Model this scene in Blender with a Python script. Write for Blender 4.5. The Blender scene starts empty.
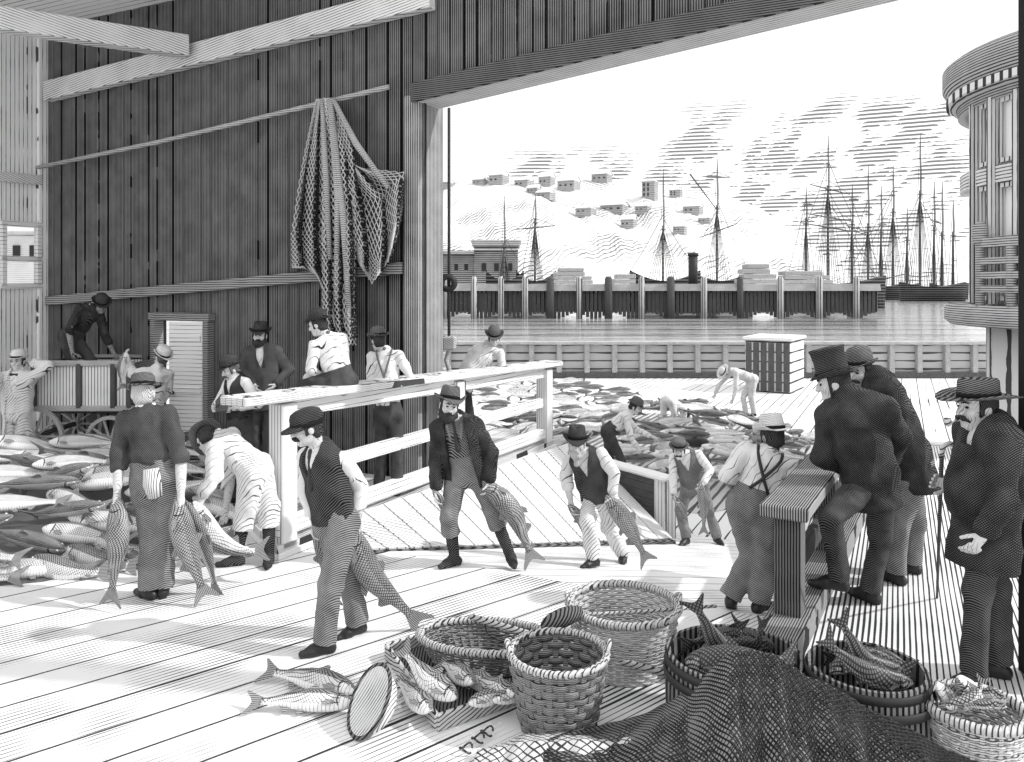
import bpy, math, random
import numpy as np
from mathutils import Vector, Matrix
random.seed(7); RNG = np.random.default_rng(7)
sc = bpy.context.scene; COL = sc.collection
FOC, HOR, EYE = 800.0, 285.0, 2.6          # focal length in px of the 1024 px frame, horizon row, eye height (m)
PI = math.pi
def A(*v): return np.array(v, float)
def nrm(v):
    v = np.asarray(v, float); n = np.linalg.norm(v); return v/n if n > 1e-9 else v
def P(px, py, d): return A((px-512)*d/FOC, d, EYE-(py-HOR)*d/FOC)
def ray(px, py): return A((px-512)/FOC, 1.0, -(py-HOR)/FOC)
CAM = A(0, 0, EYE)
def onz(px, py, z):
    v = ray(px, py); t = (z-EYE)/v[2]; return CAM+t*v
DV, WV, ZV = A(.436, .9, 0), A(.9, -.436, 0), A(0, 0, 1)
DV, WV = nrm(DV), nrm(WV)
WALL_S = 8.72
def onwall(px, py, off=0.0):               # where a sight line meets the plank wall (off: metres in front of it)
    v = ray(px, py); s = WALL_S-off; t = s/np.dot(v, DV); return CAM+t*v
def sw(s, w, z=0): return DV*s+WV*w+ZV*z
# ------------------------------------------------------------------ objects
ORG = {}
def reg(o, org): ORG[o.name] = np.array(org, float)
def thing(name, label, cat, loc, group=None, kind=None):
    o = bpy.data.objects.new(name, None); COL.objects.link(o)
    o.location = [float(x) for x in loc]; o.empty_display_size = .1
    if label: o['label'] = label
    if cat: o['category'] = cat
    if group: o['group'] = group
    if kind: o['kind'] = kind
    reg(o, loc); return o
def tag(o, label=None, cat=None, group=None, kind=None):
    if label: o['label'] = label
    if cat: o['category'] = cat
    if group: o['group'] = group
    if kind: o['kind'] = kind
    return o
def mkobj(name, V, F, mat, parent=None, smooth=True, loc=None, label=None, uv=None):
    V = np.asarray(V, float)
    me = bpy.data.meshes.new(name)
    if parent is not None: org = ORG[parent.name]
    elif loc is not None: org = np.array(loc, float)
    else: org = np.zeros(3)
    VV = V-org
    if isinstance(F, np.ndarray):
        n, k = F.shape
        me.vertices.add(len(VV)); me.vertices.foreach_set('co', VV.astype(np.float32).ravel())
        me.loops.add(n*k); me.loops.foreach_set('vertex_index', F.astype(np.int32).ravel())
        me.polygons.add(n); me.polygons.foreach_set('loop_start', np.arange(0, n*k, k, dtype=np.int32))
        me.update(calc_edges=True); me.validate()
    else:
        me.from_pydata([tuple(v) for v in VV], [], [tuple(f) for f in F]); me.update()
    me.polygons.foreach_set('use_smooth', np.full(len(me.polygons), bool(smooth)))
    if uv is not None:
        ul = me.uv_layers.new(name='UVMap'); li = np.zeros(len(me.loops), np.int32)
        me.loops.foreach_get('vertex_index', li)
        ul.data.foreach_set('uv', np.asarray(uv, np.float32)[li].ravel())
    o = bpy.data.objects.new(name, me); COL.objects.link(o)
    if mat: me.materials.append(mat)
    if parent is not None: o.parent = parent
    else: o.location = [float(x) for x in org]
    reg(o, org)
    if label: o['label'] = label
    return o
class MB:                                  # collects shapes, builds ONE mesh object
    def __init__(s): s.V = []; s.F = []; s.U = []
    def add(s, V, F, U=None):
        b = len(s.V); s.V += [tuple(map(float, v)) for v in V]; s.F += [tuple(i+b for i in f) for f in F]
        s.U += ([tuple(u) for u in U] if U is not None else [(0, 0)]*len(V)); return s
    def box(s, c, sx, sy, sz, ax=None, bev=0.0):
        c = A(*c); ax = ax if ax is not None else (A(1, 0, 0), A(0, 1, 0), ZV)
        X, Y, Z = ax
        if bev <= 0:
            V = [c+X*(sx/2*i)+Y*(sy/2*j)+Z*(sz/2*k) for k in (-1, 1) for j in (-1, 1) for i in (-1, 1)]
            s.add(V, [(0, 2, 3, 1), (4, 5, 7, 6), (0, 1, 5, 4), (2, 6, 7, 3), (0, 4, 6, 2), (1, 3, 7, 5)]); return s
        V = []; F = []; idx = {}
        bv = min(bev, sx*.45, sy*.45, sz*.45)
        h = (sx/2, sy/2, sz/2)
        for i in (-1, 1):
            for j in (-1, 1):
                for k in (-1, 1):
                    for a in range(3):
                        q = [i*(h[0]-bv), j*(h[1]-bv), k*(h[2]-bv)]; q[a] = (i, j, k)[a]*h[a]
                        idx[i, j, k, a] = len(V); V.append(c+X*q[0]+Y*q[1]+Z*q[2])
        for a in range(3):
            b1, b2 = (a+1) % 3, (a+2) % 3
            for sg in (-1, 1):
                f = []
                for u, v in ((-1, -1), (1, -1), (1, 1), (-1, 1)):
                    t = [0, 0, 0]; t[a] = sg; t[b1] = u; t[b2] = v; f.append(idx[t[0], t[1], t[2], a])
                F.append(f if sg > 0 else f[::-1])
        for a in range(3):                  # edges along axis a
            b1, b2 = (a+1) % 3, (a+2) % 3
            for u in (-1, 1):
                for v in (-1, 1):
                    q = []
                    for sg, w in ((-1, b1), (1, b1), (1, b2), (-1, b2)):
                        t = [0, 0, 0]; t[a] = sg; t[b1] = u; t[b2] = v; q.append(idx[t[0], t[1], t[2], w])
                    F.append(q if u*v < 0 else q[::-1])
        for i in (-1, 1):
            for j in (-1, 1):
                for k in (-1, 1):
                    q = [idx[i, j, k, 0], idx[i, j, k, 1], idx[i, j, k, 2]]; F.append(q if i*j*k > 0 else q[::-1])
        return s.add(V, F)
    def beam(s, a, b, w, h, up=None, bev=.01):   # box from a to b, w across, h along up
        a, b = A(*a), A(*b); d = nrm(b-a); up = nrm(up) if up is not None else ZV
        x = nrm(np.cross(d, up)); u = np.cross(x, d)
        return s.box((a+b)/2, w, np.linalg.norm(b-a), h, (x, d, u), bev)
    def prism(s, poly, off):               # polygon (list of 3D pts) extruded by vector off
        poly = [A(*p) for p in poly]; n = len(poly); off = A(*off)
        V = poly+[p+off for p in poly]
        F = [tuple(range(n))[::-1], tuple(range(n, 2*n))]+[(i, (i+1) % n, n+(i+1) % n, n+i) for i in range(n)]
        return s.add(V, F)
    def tube(s, pts, r, n=8, caps=True):
        pts = [A(*p) for p in pts]; m = len(pts); rr = r if hasattr(r, '__len__') else [r]*m
        V = []; F = []; x = None
        for i in range(m):
            t = nrm(pts[min(i+1, m-1)]-pts[max(i-1, 0)])
            if x is None:
                x = np.cross(t, ZV if abs(t[2]) < .9 else A(1, 0, 0))
            x = nrm(x-np.dot(x, t)*t); y = np.cross(t, x)
            for k in range(n):
                a = 2*PI*k/n; V.append(pts[i]+rr[i]*(x*math.cos(a)+y*math.sin(a)))
        for i in range(m-1):
            for k in range(n):
                k2 = (k+1) % n; F.append((i*n+k, i*n+k2, (i+1)*n+k2, (i+1)*n+k))
        if caps: F.append(tuple(range(n))[::-1]); F.append(tuple(range((m-1)*n, m*n)))
        return s.add(V, F)
    def lathe(s, prof, n, c, ax=None, sx=1, sy=1, warp=None, close=False):
        c = A(*c); X, Y, Z = ax if ax is not None else (A(1, 0, 0), A(0, 1, 0), ZV)
        V = []; F = []; m = len(prof)
        for (r, z) in prof:
            for k in range(n):
                a = 2*PI*k/n; q = A(r*math.cos(a)*sx, r*math.sin(a)*sy, z)
                if warp: q = warp(q, r, a)
                V.append(c+X*q[0]+Y*q[1]+Z*q[2])
        for i in range(m-1):
            for k in range(n):
                k2 = (k+1) % n; F.append((i*n+k, i*n+k2, (i+1)*n+k2, (i+1)*n+k))
        if close:
            for k in range(n):
                k2 = (k+1) % n; F.append(((m-1)*n+k, (m-1)*n+k2, k2, k))
        else:
            F.append(tuple(range(n))[::-1]); F.append(tuple(range((m-1)*n, m*n)))
        return s.add(V, F)
    def ball(s, c, rx, ry, rz, ax=None, n=12, m=8):
        return s.lathe([(math.sin(PI*(i+.02)/(m+.04)), -math.cos(PI*(i+.02)/(m+.04))*rz) for i in range(m+1)], n, c, ax, rx, ry)
    def build(s, name, mat, parent=None, smooth=False, loc=None, label=None, uv=False):
        return mkobj(name, s.V, s.F, mat, parent, smooth, loc, label, s.U if uv else None)
def spline(pts, n):                        # Catmull-Rom through the points
    pts = [A(*p) for p in pts]; q = [2*pts[0]-pts[1]]+pts+[2*pts[-1]-pts[-2]]; out = []
    m = len(pts)-1
    for i in range(n+1):
        t = i/n*m; k = min(int(t), m-1); f = t-k
        a, b, c, d = q[k], q[k+1], q[k+2], q[k+3]
        out.append(.5*((2*b)+(c-a)*f+(2*a-5*b+4*c-d)*f*f+(3*b-a-3*c+d)*f**3))
    return out
def copytree(o, parent=None):
    c = o.copy(); COL.objects.link(c)
    if parent is not None: c.parent = parent
    for ch in list(o.children): copytree(ch, c)
    return c
# ------------------------------------------------------------------ materials
def rz(a): return (0, 0, math.radians(a))
MATS = {}
def mat(name, light, dark=None, lines=(), rough=.9, coord='Object', spec=.15, extra=None, bump=0):
    """light surface crossed by dark engraved lines; lines: (axis, rot, freq, duty, amp, warp, noise scale)"""
    if name in MATS: return MATS[name]
    m = bpy.data.materials.new(name); m.use_nodes = True; MATS[name] = m
    nt = m.node_tree; N = nt.nodes; L = nt.links; b = N['Principled BSDF']
    b.inputs['Roughness'].default_value = rough; b.inputs['Specular IOR Level'].default_value = spec
    if not lines:
        b.inputs['Base Color'].default_value = (light, light, light, 1); return m
    tc = N.new('ShaderNodeTexCoord'); acc = None
    def math_(op, a, bb, clamp=False):
        n = N.new('ShaderNodeMath'); n.operation = op; n.use_clamp = clamp
        for i, v in enumerate((a, bb)):
            if v is None: continue
            if isinstance(v, (int, float)): n.inputs[i].default_value = v
            else: L.new(v, n.inputs[i])
        return n.outputs[0]
    for (axis, rot, freq, duty, amp, warp, ns) in lines:
        mp = N.new('ShaderNodeMapping'); mp.inputs['Rotation'].default_value = rot
        L.new(tc.outputs[coord], mp.inputs['Vector'])
        no = N.new('ShaderNodeTexNoise'); no.inputs['Scale'].default_value = ns; no.inputs['Detail'].default_value = 2.0
        L.new(tc.outputs[coord], no.inputs['Vector'])
        sp = N.new('ShaderNodeSeparateXYZ'); L.new(mp.outputs[0], sp.inputs[0])
        x = sp.outputs['XYZ'.index(axis)]
        nz = math_('SUBTRACT', no.outputs['Fac'], .5)
        x = math_('ADD', x, math_('MULTIPLY', nz, warp))
        f = math_('FRACT', math_('MULTIPLY', x, freq), None)
        if amp >= 0:
            th = math_('ADD', math_('MULTIPLY', nz, amp), duty)
        else:                               # lines that break off: a second, stretched noise switches them
            th = math_('MULTIPLY', math_('GREATER_THAN', no.outputs['Fac'], -amp), duty)
        k = math_('LESS_THAN', f, th)
        acc = k if acc is None else math_('MAXIMUM', acc, k)
    mx = N.new('ShaderNodeMix'); mx.data_type = 'RGBA'
    L.new(acc, mx.inputs['Factor']); mx.inputs['A'].default_value = (light,)*3+(1,); mx.inputs['B'].default_value = (dark,)*3+(1,)
    L.new(mx.outputs['Result'], b.inputs['Base Color'])
    if bump:
        bp = N.new('ShaderNodeBump'); bp.inputs['Strength'].default_value = bump; bp.inputs['Distance'].default_value = .004
        L.new(math_('SUBTRACT', 1.0, acc), bp.inputs['Height']); L.new(bp.outputs[0], b.inputs['Normal'])
    return m
def planks(name, light, dark, ang, width, fine, coord='Object', rough=.85, fduty=.08, famp=1.5, ns=1.3):
    # boards whose length runs at ang degrees (from +X) on the XY plane: seams plus broken grain lines
    return mat(name, light, dark, [('Y', rz(-ang), 1/width, .055, .02, .012, 3.0),
                                   ('Y', rz(-ang), 1/fine, fduty, famp, .03, ns)], rough, coord)
M_floor = planks('floor_boards', .80, .035, 40, .34, .042, fduty=.10, famp=1.5, ns=1.1)
M_ramp = planks('ramp_boards', .80, .04, 22, .30, .06, fduty=.06, famp=1.4, ns=1.2)
M_deck = planks('scow_deck_boards', .80, .06, 64, .5, .25, fduty=.06, famp=.8, ns=.5)
M_dock = planks('dock_boards', .78, .04, 64.2, .21, .035, fduty=.30, famp=.9, ns=.9)
M_platf = planks('platform_boards', .6, .04, 64.2, .25, .04)
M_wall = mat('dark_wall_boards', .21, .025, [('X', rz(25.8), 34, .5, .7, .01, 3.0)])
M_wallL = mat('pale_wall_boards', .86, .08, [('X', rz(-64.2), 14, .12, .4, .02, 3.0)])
M_ceil = mat('ceiling_boards', .86, .10, [('Y', rz(25.8), 8, .10, .3, .02, 1.0)])
M_beam = mat('pale_beam_timber', .74, .10, [('Z', (.35, 0, 0), 30, .22, .5, .02, 3.0)])
M_beamD = mat('dark_beam_timber', .16, .02, [('Z', (0, 0, 0), 40, .45, .4, .01, 4.0)])
M_white = mat('white_painted_wood', .80, .12, [('Z', (0, 0, 0), 16, .09, .35, .03, 2.0)])
M_wood = mat('weathered_wood', .55, .04, [('Z', (0, .5, .2), 42, .3, .4, .05, 4.0)])
M_woodD = mat('dark_stained_wood', .16, .015, [('Z', (0, .9, .4), 60, .45, .4, .03, 5.0)])
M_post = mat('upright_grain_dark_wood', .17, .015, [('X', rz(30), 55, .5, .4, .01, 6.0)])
M_postL = mat('upright_grain_pale_wood', .74, .08, [('X', rz(35), 26, .16, .3, .008, 2.0)])
M_black = mat('black_leather', .02, rough=.45, spec=.4)
M_iron = mat('dark_iron', .04, rough=.5)
M_rope = mat('rope', .10, .02, [('Z', (.6, 0, 0), 60, .4, .2, 0, 3)])
M_cord = mat('pale_net_cord', .55); M_cordD = mat('dark_net_cord', .05)
# cloth: pale lines on dark and dark lines on pale
def cloth(name, light, dark, freq, duty, rot=(0.5, .3, 0.2), amp=.55, warp=.05, ns=5.0, cross=None):
    ls = [('Z', rot, freq, duty, amp, warp, ns)]
    if cross: ls.append(('Z', cross, freq*.9, duty*.6, amp, warp, ns))
    return mat(name, light, dark, ls, .95)
C_white = cloth('white_shirt_cloth', .74, .05, 17, .05, (.9, .6, 0), .55, .14, 5)
C_grey = cloth('grey_trouser_cloth', .32, .045, 80, .45, (.55, .45, 0), .9, .025, 6)
C_mid = cloth('mid_trouser_cloth', .30, .02, 76, .52, (.9, -.5, 0), .7, .04, 6)
C_dark = cloth('dark_coat_cloth', .13, .012, 100, .62, (.55, .5, 0), .8, .025, 6, (-.5, -.6, 0))
C_dark2 = cloth('dark_wool_cloth', .14, .012, 100, .58, (.5, -.55, 0), .8, .025, 6)
C_black = cloth('black_vest_cloth', .13, .01, 80, .66, (.7, .6, 0), .5, .03, 7)
C_pale = cloth('pale_suit_cloth', .74, .05, 40, .13, (.8, .6, 0), .6, .06, 5)
C_trW = cloth('white_trouser_cloth', .76, .05, 40, .13, (.8, .6, 0), .6, .06, 5)
C_stripe = cloth('grey_shirt_cloth', .28, .02, 70, .48, (.5, .5, 0), .6, .05, 5)
SKIN = cloth('skin', .62, .05, 70, .08, (1.2, .4, 0), .5, .03, 14)
SKIN2 = cloth('tanned_skin', .36, .04, 75, .25, (1.2, .4, 0), .5, .03, 14)
HAIR_D = mat('dark_hair', .09, .01, [('X', (.3, .3, .2), 110, .6, .5, .04, 12)])
HAIR_G = mat('grey_hair', .6, .08, [('X', (.3, .3, .2), 100, .3, .5, .04, 12)])
HAIR_M = mat('brown_hair', .22, .02, [('X', (.3, .3, .2), 110, .5, .5, .04, 12)])
F_black = cloth('black_felt', .12, .01, 90, .66, (.2, .3, 0), .4, .02, 8)
F_dark = cloth('dark_felt', .22, .015, 90, .5, (.2, .3, 0), .45, .02, 8)
F_pale = cloth('pale_straw', .74, .06, 75, .13, (.1, .2, 0), .4, .02, 8)
F_band = mat('hat_band', .015)
EYE_M = mat('eye', .01, rough=.3)
# ------------------------------------------------------------------ camera, sun, sky
cam = bpy.data.cameras.new('camera'); co = bpy.data.objects.new('camera', cam); COL.objects.link(co)
co.location = CAM; co.rotation_euler = (PI/2, 0, 0)
cam.sensor_width = 36; cam.lens = 36*FOC/1024; cam.shift_y = -(381-HOR)/1024; cam.clip_end = 5000; cam.clip_start = .05
sc.camera = co
sun = bpy.data.lights.new('sun', 'SUN'); so = bpy.data.objects.new('sun', sun); COL.objects.link(so)
sun.energy = 3.3; sun.angle = math.radians(1.2)
TOSUN = nrm(A(.80, -.10, .66)); so.rotation_euler = Vector(TOSUN).to_track_quat('Z', 'Y').to_euler()
so.location = TOSUN*30
sc.view_settings.view_transform = 'Standard'; sc.view_settings.look = 'None'
sc.view_settings.gamma = 1; sc.view_settings.exposure = 0.0; sc.view_settings.use_curve_mapping = False
w = bpy.data.worlds.new('sky'); sc.world = w; w.use_nodes = True
def world():
    nt = w.node_tree; N = nt.nodes; L = nt.links; bg = N['Background']
    tc = N.new('ShaderNodeTexCoord'); sp = N.new('ShaderNodeSeparateXYZ'); L.new(tc.outputs['Generated'], sp.inputs[0])
    def mt(op, a, b=None, c=None):
        n = N.new('ShaderNodeMath'); n.operation = op
        for i, v in enumerate((a, b, c)):
            if v is None: continue
            if isinstance(v, (int, float)): n.inputs[i].default_value = v
            else: L.new(v, n.inputs[i])
        return n.outputs[0]
    az = mt('ARCTAN2', sp.outputs[0], sp.outputs[1]); el = mt('ARCSINE', sp.outputs[2])
    cb = N.new('ShaderNodeCombineXYZ'); L.new(mt('SUBTRACT', az, mt('MULTIPLY', el, .8)), cb.inputs[0]); L.new(mt('ADD', mt('MULTIPLY', el, 1.5), mt('MULTIPLY', az, -.3)), cb.inputs[1])
    no = N.new('ShaderNodeTexNoise'); no.inputs['Scale'].default_value = 17.0; no.inputs['Detail'].default_value = 5; no.inputs['Roughness'].default_value = .62
    L.new(cb.outputs[0], no.inputs['Vector'])
    def band(x, lo, hi, soft):
        n = N.new('ShaderNodeMapRange'); n.interpolation_type = 'SMOOTHSTEP'; L.new(x, n.inputs[0])
        n.inputs[1].default_value = lo-soft; n.inputs[2].default_value = lo
        n2 = N.new('ShaderNodeMapRange'); n2.interpolation_type = 'SMOOTHSTEP'; L.new(x, n2.inputs[0])
        n2.inputs[1].default_value = hi; n2.inputs[2].default_value = hi+soft; n2.inputs[3].default_value = 1; n2.inputs[4].default_value = 0
        return mt('MULTIPLY', n.outputs[0], n2.outputs[0])
    # smoke banks over the harbour, thinning to the left along the hill crest
    reg_ = mt('MAXIMUM', mt('MULTIPLY', band(az, .24, .46, .10), band(el, .05, .165, .07)), mt('MULTIPLY', mt('MULTIPLY', band(az, .03, .36, .06), band(el, .105, .15, .03)), .62))
    dens = mt('MULTIPLY', reg_, mt('MULTIPLY', mt('SUBTRACT', no.outputs['Fac'], .47), 8.0))
    ln = mt('FRACT', mt('MULTIPLY', el, 230.0))
    k = mt('LESS_THAN', ln, mt('MINIMUM', dens, .5))
    mx = N.new('ShaderNodeMix'); mx.data_type = 'RGBA'; L.new(k, mx.inputs['Factor'])
    mx.inputs['A'].default_value = (.97, .97, .97, 1); mx.inputs['B'].default_value = (.22, .22, .22, 1)
    L.new(mx.outputs['Result'], bg.inputs[0]); bg.inputs[1].default_value = 1.28
world()
# ------------------------------------------------------------------ the setting
def struct(mb, name, m, smooth=False): return tag(mb.build(name, m, smooth=smooth), kind='structure')
CEIL = 6.95
def swp(l): return [sw(s, w_, z) for s, w_, z in l]
# railing line of the raised platform, from its near post RA to its far post RC
RA, RC = P(283, 540, 7.75), P(547, 440, 12.75)
RA[2] = RC[2] = .13
RD = nrm(RC-RA); RN = nrm(np.cross(RD, ZV))       # RN points out of the platform, to the right
PZ = .13
def rail(t): return RA+(RC-RA)*t
def railpx(px):                                    # the point of the railing line seen in column px
    k = (px-512)/FOC; t = (k*RA[1]-RA[0])/((RC-RA)[0]-k*(RC-RA)[1]); return rail(t)
# floor of the shed: level boards, then a gangway down to the scow
WA = -5.0
b = MB()
b.prism(swp([(-3, -16, 0), (-3, 9, 0), (6.5, 9, 0), (6.5, -16, 0)]), A(0, 0, -.15))
b.prism(swp([(6.5, -16, 0), (6.5, WA, 0), (8.9, WA, 0), (8.9, -16, 0)]), A(0, 0, -.15))
struct(b, 'floor', M_floor)
b = MB(); b.prism(swp([(6.5, WA-.6, 0), (6.5, 0.6, 0), (11.5, 0.6, -1), (11.5, WA-.6, -1)]), A(0, 0, -.15))
struct(b, 'floor_gangway', M_ramp)
DZ = -1.0
b = MB(); b.prism([A(-6, 10.9, DZ), A(8, 9.5, DZ), A(26, 9.5, DZ), A(26, 31.6, DZ), A(-6, 31.6, DZ)], A(0, 0, -.6))
struct(b, 'floor_deck', M_deck)
# the dock at the right, a step higher
s0, s1, w0 = 5.02, 12.9, -.72
b = MB(); b.prism(swp([(s0, w0, .3), (s0, 9, .3), (s1, 9, .3), (s1, w0, .3)]), A(0, 0, -.3)); struct(b, 'floor_dock', M_dock)
b = MB(); b.beam(sw(s1+.06, w0, .22), sw(s1+.06, 9, .22), .14, .26); b.beam(sw(s1+.2, w0, -.4), sw(s1+.2, 9, -.4), .14, 1.2)
for k in range(5): b.box(sw(s1-.3, w0+.4+k*2, -.5), .25, .25, 1.0)
struct(b, 'trim_1', M_white)
# platform behind the railing
b = MB()
pl = [RA+RN*.1-RD*.18, RC+RN*.1+RD*.3, RC-RN*1.2+RD*.3, sw(8.6, -5.9), sw(8.6, -8.3), A(-3.7, 9.9, 0)]
pl = [A(p[0], p[1], PZ) for p in pl]
b.prism(pl, A(0, 0, -.12)); struct(b, 'floor_platform', M_platf)
b = MB()
b.beam(pl[0]-ZV*.2, pl[1]-ZV*.2-RD*.2, .05, .26, bev=.006)
b.beam(pl[0]-ZV*.2, pl[5]-ZV*.2, .05, .26, bev=.006); struct(b, 'trim_2', M_white)
# the inclined boards from the platform edge down to the gangway
TL, TR, BR, BL = P(318, 524, 8.18), P(577, 443, 12.7), P(672, 546, 10.45), P(362, 555, 7.7)
TL[2] = PZ-.02; TR[2] = PZ-.02
def zramp(p):
    s = float(np.dot(p[:2], DV[:2])); return 0 if s < 6.5 else max(-1.0, -(s-6.5)*.2)
BL[2] = .03; BR[2] = zramp(BR)+.03
b = MB(); n = 17
for i in range(n):
    f0, f1 = i/n+.0026, (i+1)/n-.0026
    q = [TL+(TR-TL)*f0, TL+(TR-TL)*f1, BL+(BR-BL)*f1, BL+(BR-BL)*f0]
    nn = nrm(np.cross(q[1]-q[0], q[3]-q[0])); nn = nn if nn[2] > 0 else -nn
    b.prism(q, nn*.035)
M_incl = mat('inclined_boards', .74, .05, [('Y', rz(5), 15, .10, .5, .03, 1.2)])
struct(b, 'trim_3', M_incl)
b = MB(); b.beam(BL+A(-.05, -.06, 0), BR+A(0, -.08, 0), .1, .06); struct(b, 'trim_4', M_beamD)
def shade_sheet(name, pts, z, m):  # thin added sheet whose colour holds the shade between heaped fish
    b = MB(); b.prism([A(p[0], p[1], p[2] if len(p) > 2 else z) for p in pts], A(0, 0, .004)); struct(b, name, m)
M_gapshade = mat('gap_shade_floor', .17, .02, [('Y', rz(-40), 24, .4, .8, .02, 2)], .35, spec=.4)  # dark boards: shade in the heap's gaps, put into the colour
def blob(cx, cy, rx, ry, n=40, sd=1): return [(cx+rx*(1+.06*math.sin(5*a+sd)+.04*math.sin(9*a+sd*2))*math.cos(a), cy+ry*(1+.06*math.sin(4*a+sd)+.04*math.sin(11*a))*math.sin(a)) for a in np.linspace(0, 2*PI, n+1)[:-1]]
shade_sheet('floor_gap_shade', blob(-5.2, 9.35, 2.35, 2.55), .004, M_gapshade)  # painted shade, darkens the gaps of the left heap
shade_sheet('floor_deck_gap_shade', blob(3.0, 17.6, 4.3, 4.6, 40, 2), DZ+.004, mat('gap_shade_deck', .55, .03, [('Y', rz(-64), 6, .4, .8, .05, 1)], .35, spec=.4))  # painted shade again, in the gaps of the scow catch
# ---- plank wall with the doorway and the harbour opening
def wpar(px, py):                                   # (w, z) on the wall plane
    p = onwall(px, py); return float(np.dot(p, WV)), float(p[2])
wl = wpar(46, 285)[0]; wr = wpar(421, 285)[0]
d0, zt = wpar(159, 320); d1 = wpar(207, 320)[0]
lt0, lt1 = wpar(420, 99), wpar(905, -20)
def ztop(w_): return lt0[1]+(lt1[1]-lt0[1])*(w_-lt0[0])/(lt1[0]-lt0[0])
b = MB(); x = wl; k = 0
while x < lt1[0]:
    wd = .165+.045*((k*7) % 5)/4; k += 1
    x1 = min(x+wd, lt1[0]); off = .012*((k*5) % 3); z0 = -.05
    mid = (x+x1)/2
    if d0 < mid < d1: z0 = zt
    elif mid > wr: z0 = max(ztop(mid), 0)
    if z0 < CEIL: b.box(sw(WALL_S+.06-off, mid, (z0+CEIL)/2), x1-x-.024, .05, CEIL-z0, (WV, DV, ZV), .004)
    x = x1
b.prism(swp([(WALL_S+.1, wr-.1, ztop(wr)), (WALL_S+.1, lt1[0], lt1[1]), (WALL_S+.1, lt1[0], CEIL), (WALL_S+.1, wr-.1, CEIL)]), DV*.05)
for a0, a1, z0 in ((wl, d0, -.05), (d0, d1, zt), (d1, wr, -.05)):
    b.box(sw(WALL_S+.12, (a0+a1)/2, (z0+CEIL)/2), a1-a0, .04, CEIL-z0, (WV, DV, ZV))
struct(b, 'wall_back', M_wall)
# lintel, jamb post, rails and beams
b = MB(); b.beam(sw(WALL_S+.15, lt0[0], lt0[1]+.02), sw(WALL_S+.15, lt1[0], lt1[1]+.02), .5, .16, bev=.01); struct(b, 'trim_5', mat('lintel_timber', .55, .05, [('Y', rz(25.8), 15, .16, .4, .02, 3)])); b = MB(); b.beam(sw(WALL_S-.13, lt0[0]-.05, lt0[1]+.05), sw(WALL_S-.13, lt1[0], lt1[1]+.05), .06, .24, bev=.006); struct(b, 'trim_13', M_beamD)
pj = wpar(421, 300)[0]
b = MB(); b.box(sw(WALL_S+.22, pj-.09, 2.5), .22, .62, 5.05, (WV, DV, ZV), .012); struct(b, 'trim_6', mat('jamb_timber', .40, .03, [('X', rz(70), 42, .38, .5, .01, 4.0)]))
def wbeam(name, pts, h, dep, m, off=0.0):
    b = MB(); a_, c_ = onwall(*pts[0], dep/2+off), onwall(*pts[1], dep/2+off); b.beam(a_, c_, dep, h); struct(b, name, m)
wbeam('trim_7', ((47, 92), (432, -4)), .32, .16, M_beam)
wbeam('trim_8', ((47, 301), (403, 268)), .15, .08, mat('wall_rail_timber', .36, .04, [('Z', (0, 0, 0), 30, .35, .4, .03, 3.0)]))
b = MB(); e = onwall(187, 47, .22); st = P(-30, 15, 10.2); b.beam(st, e, .26, .3); struct(b, 'trim_9', M_beam)
# corner post and end wall
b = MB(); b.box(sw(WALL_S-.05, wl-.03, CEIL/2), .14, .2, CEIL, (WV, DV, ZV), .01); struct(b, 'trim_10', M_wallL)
lwz = [onwall(46, 222)[2], onwall(46, 286)[2]]
def onleft(px, py):
    v = ray(px, py); t = wl/np.dot(v, WV); return CAM+t*v
wa, wb_ = onleft(3, 225), onleft(38, 225); za, zb = onleft(20, 286)[2], onleft(20, 224)[2]
sa, sb = np.dot(wa, DV), np.dot(wb_, DV)
b = MB(); s_ = WALL_S-.12
while s_ > 2.5:
    s2 = s_-.19; mid = (s_+s2)/2
    for z0, z1 in (((0, za), (zb, CEIL)) if sa < mid < sb else ((0, CEIL),)):
        b.box(sw(mid, wl-.04-.01*(int(mid*10) % 2), (z0+z1)/2), .178, .05, z1-z0, (DV, WV, ZV), .004)
    s_ = s2
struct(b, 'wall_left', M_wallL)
b = MB(); b.beam(sw(WALL_S-.1, wl+.02, onleft(46, 181)[2]), sw(5.5, wl+.02, onleft(46, 181)[2]-.1), .1, .16); struct(b, 'trim_11', M_beam)
# window with a mid rail
wn = MB()
for z_ in (za, zb, za+(zb-za)*.44): wn.box(sw((sa+sb)/2, wl, z_), sb-sa+.12, .1, .09, (DV, WV, ZV), .008)
for q in (sa, sb): wn.box(sw(q, wl, (za+zb)/2), .08, .1, zb-za, (DV, WV, ZV), .008)
wo = tag(wn.build('window_1', M_white), kind='structure')
gl = bpy.data.materials.new('window_glass'); gl.use_nodes = True
gb = gl.node_tree.nodes['Principled BSDF']; gb.inputs['Transmission Weight'].default_value = 1; gb.inputs['Roughness'].default_value = 0; gb.inputs['IOR'].default_value = 1.02
g = MB(); g.box(sw((sa+sb)/2, wl, (za+zb)/2), sb-sa, .012, zb-za, (DV, WV, ZV)); g.build('pane', gl, wo)
# ceiling (only the part over the corner)
b = MB(); b.prism(swp([(5.0, -17, CEIL), (5.0, -6.5, CEIL), (9.1, -6.5, CEIL), (9.1, -17, CEIL)]), A(0, 0, .12)); struct(b, 'ceiling', M_ceil)
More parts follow.
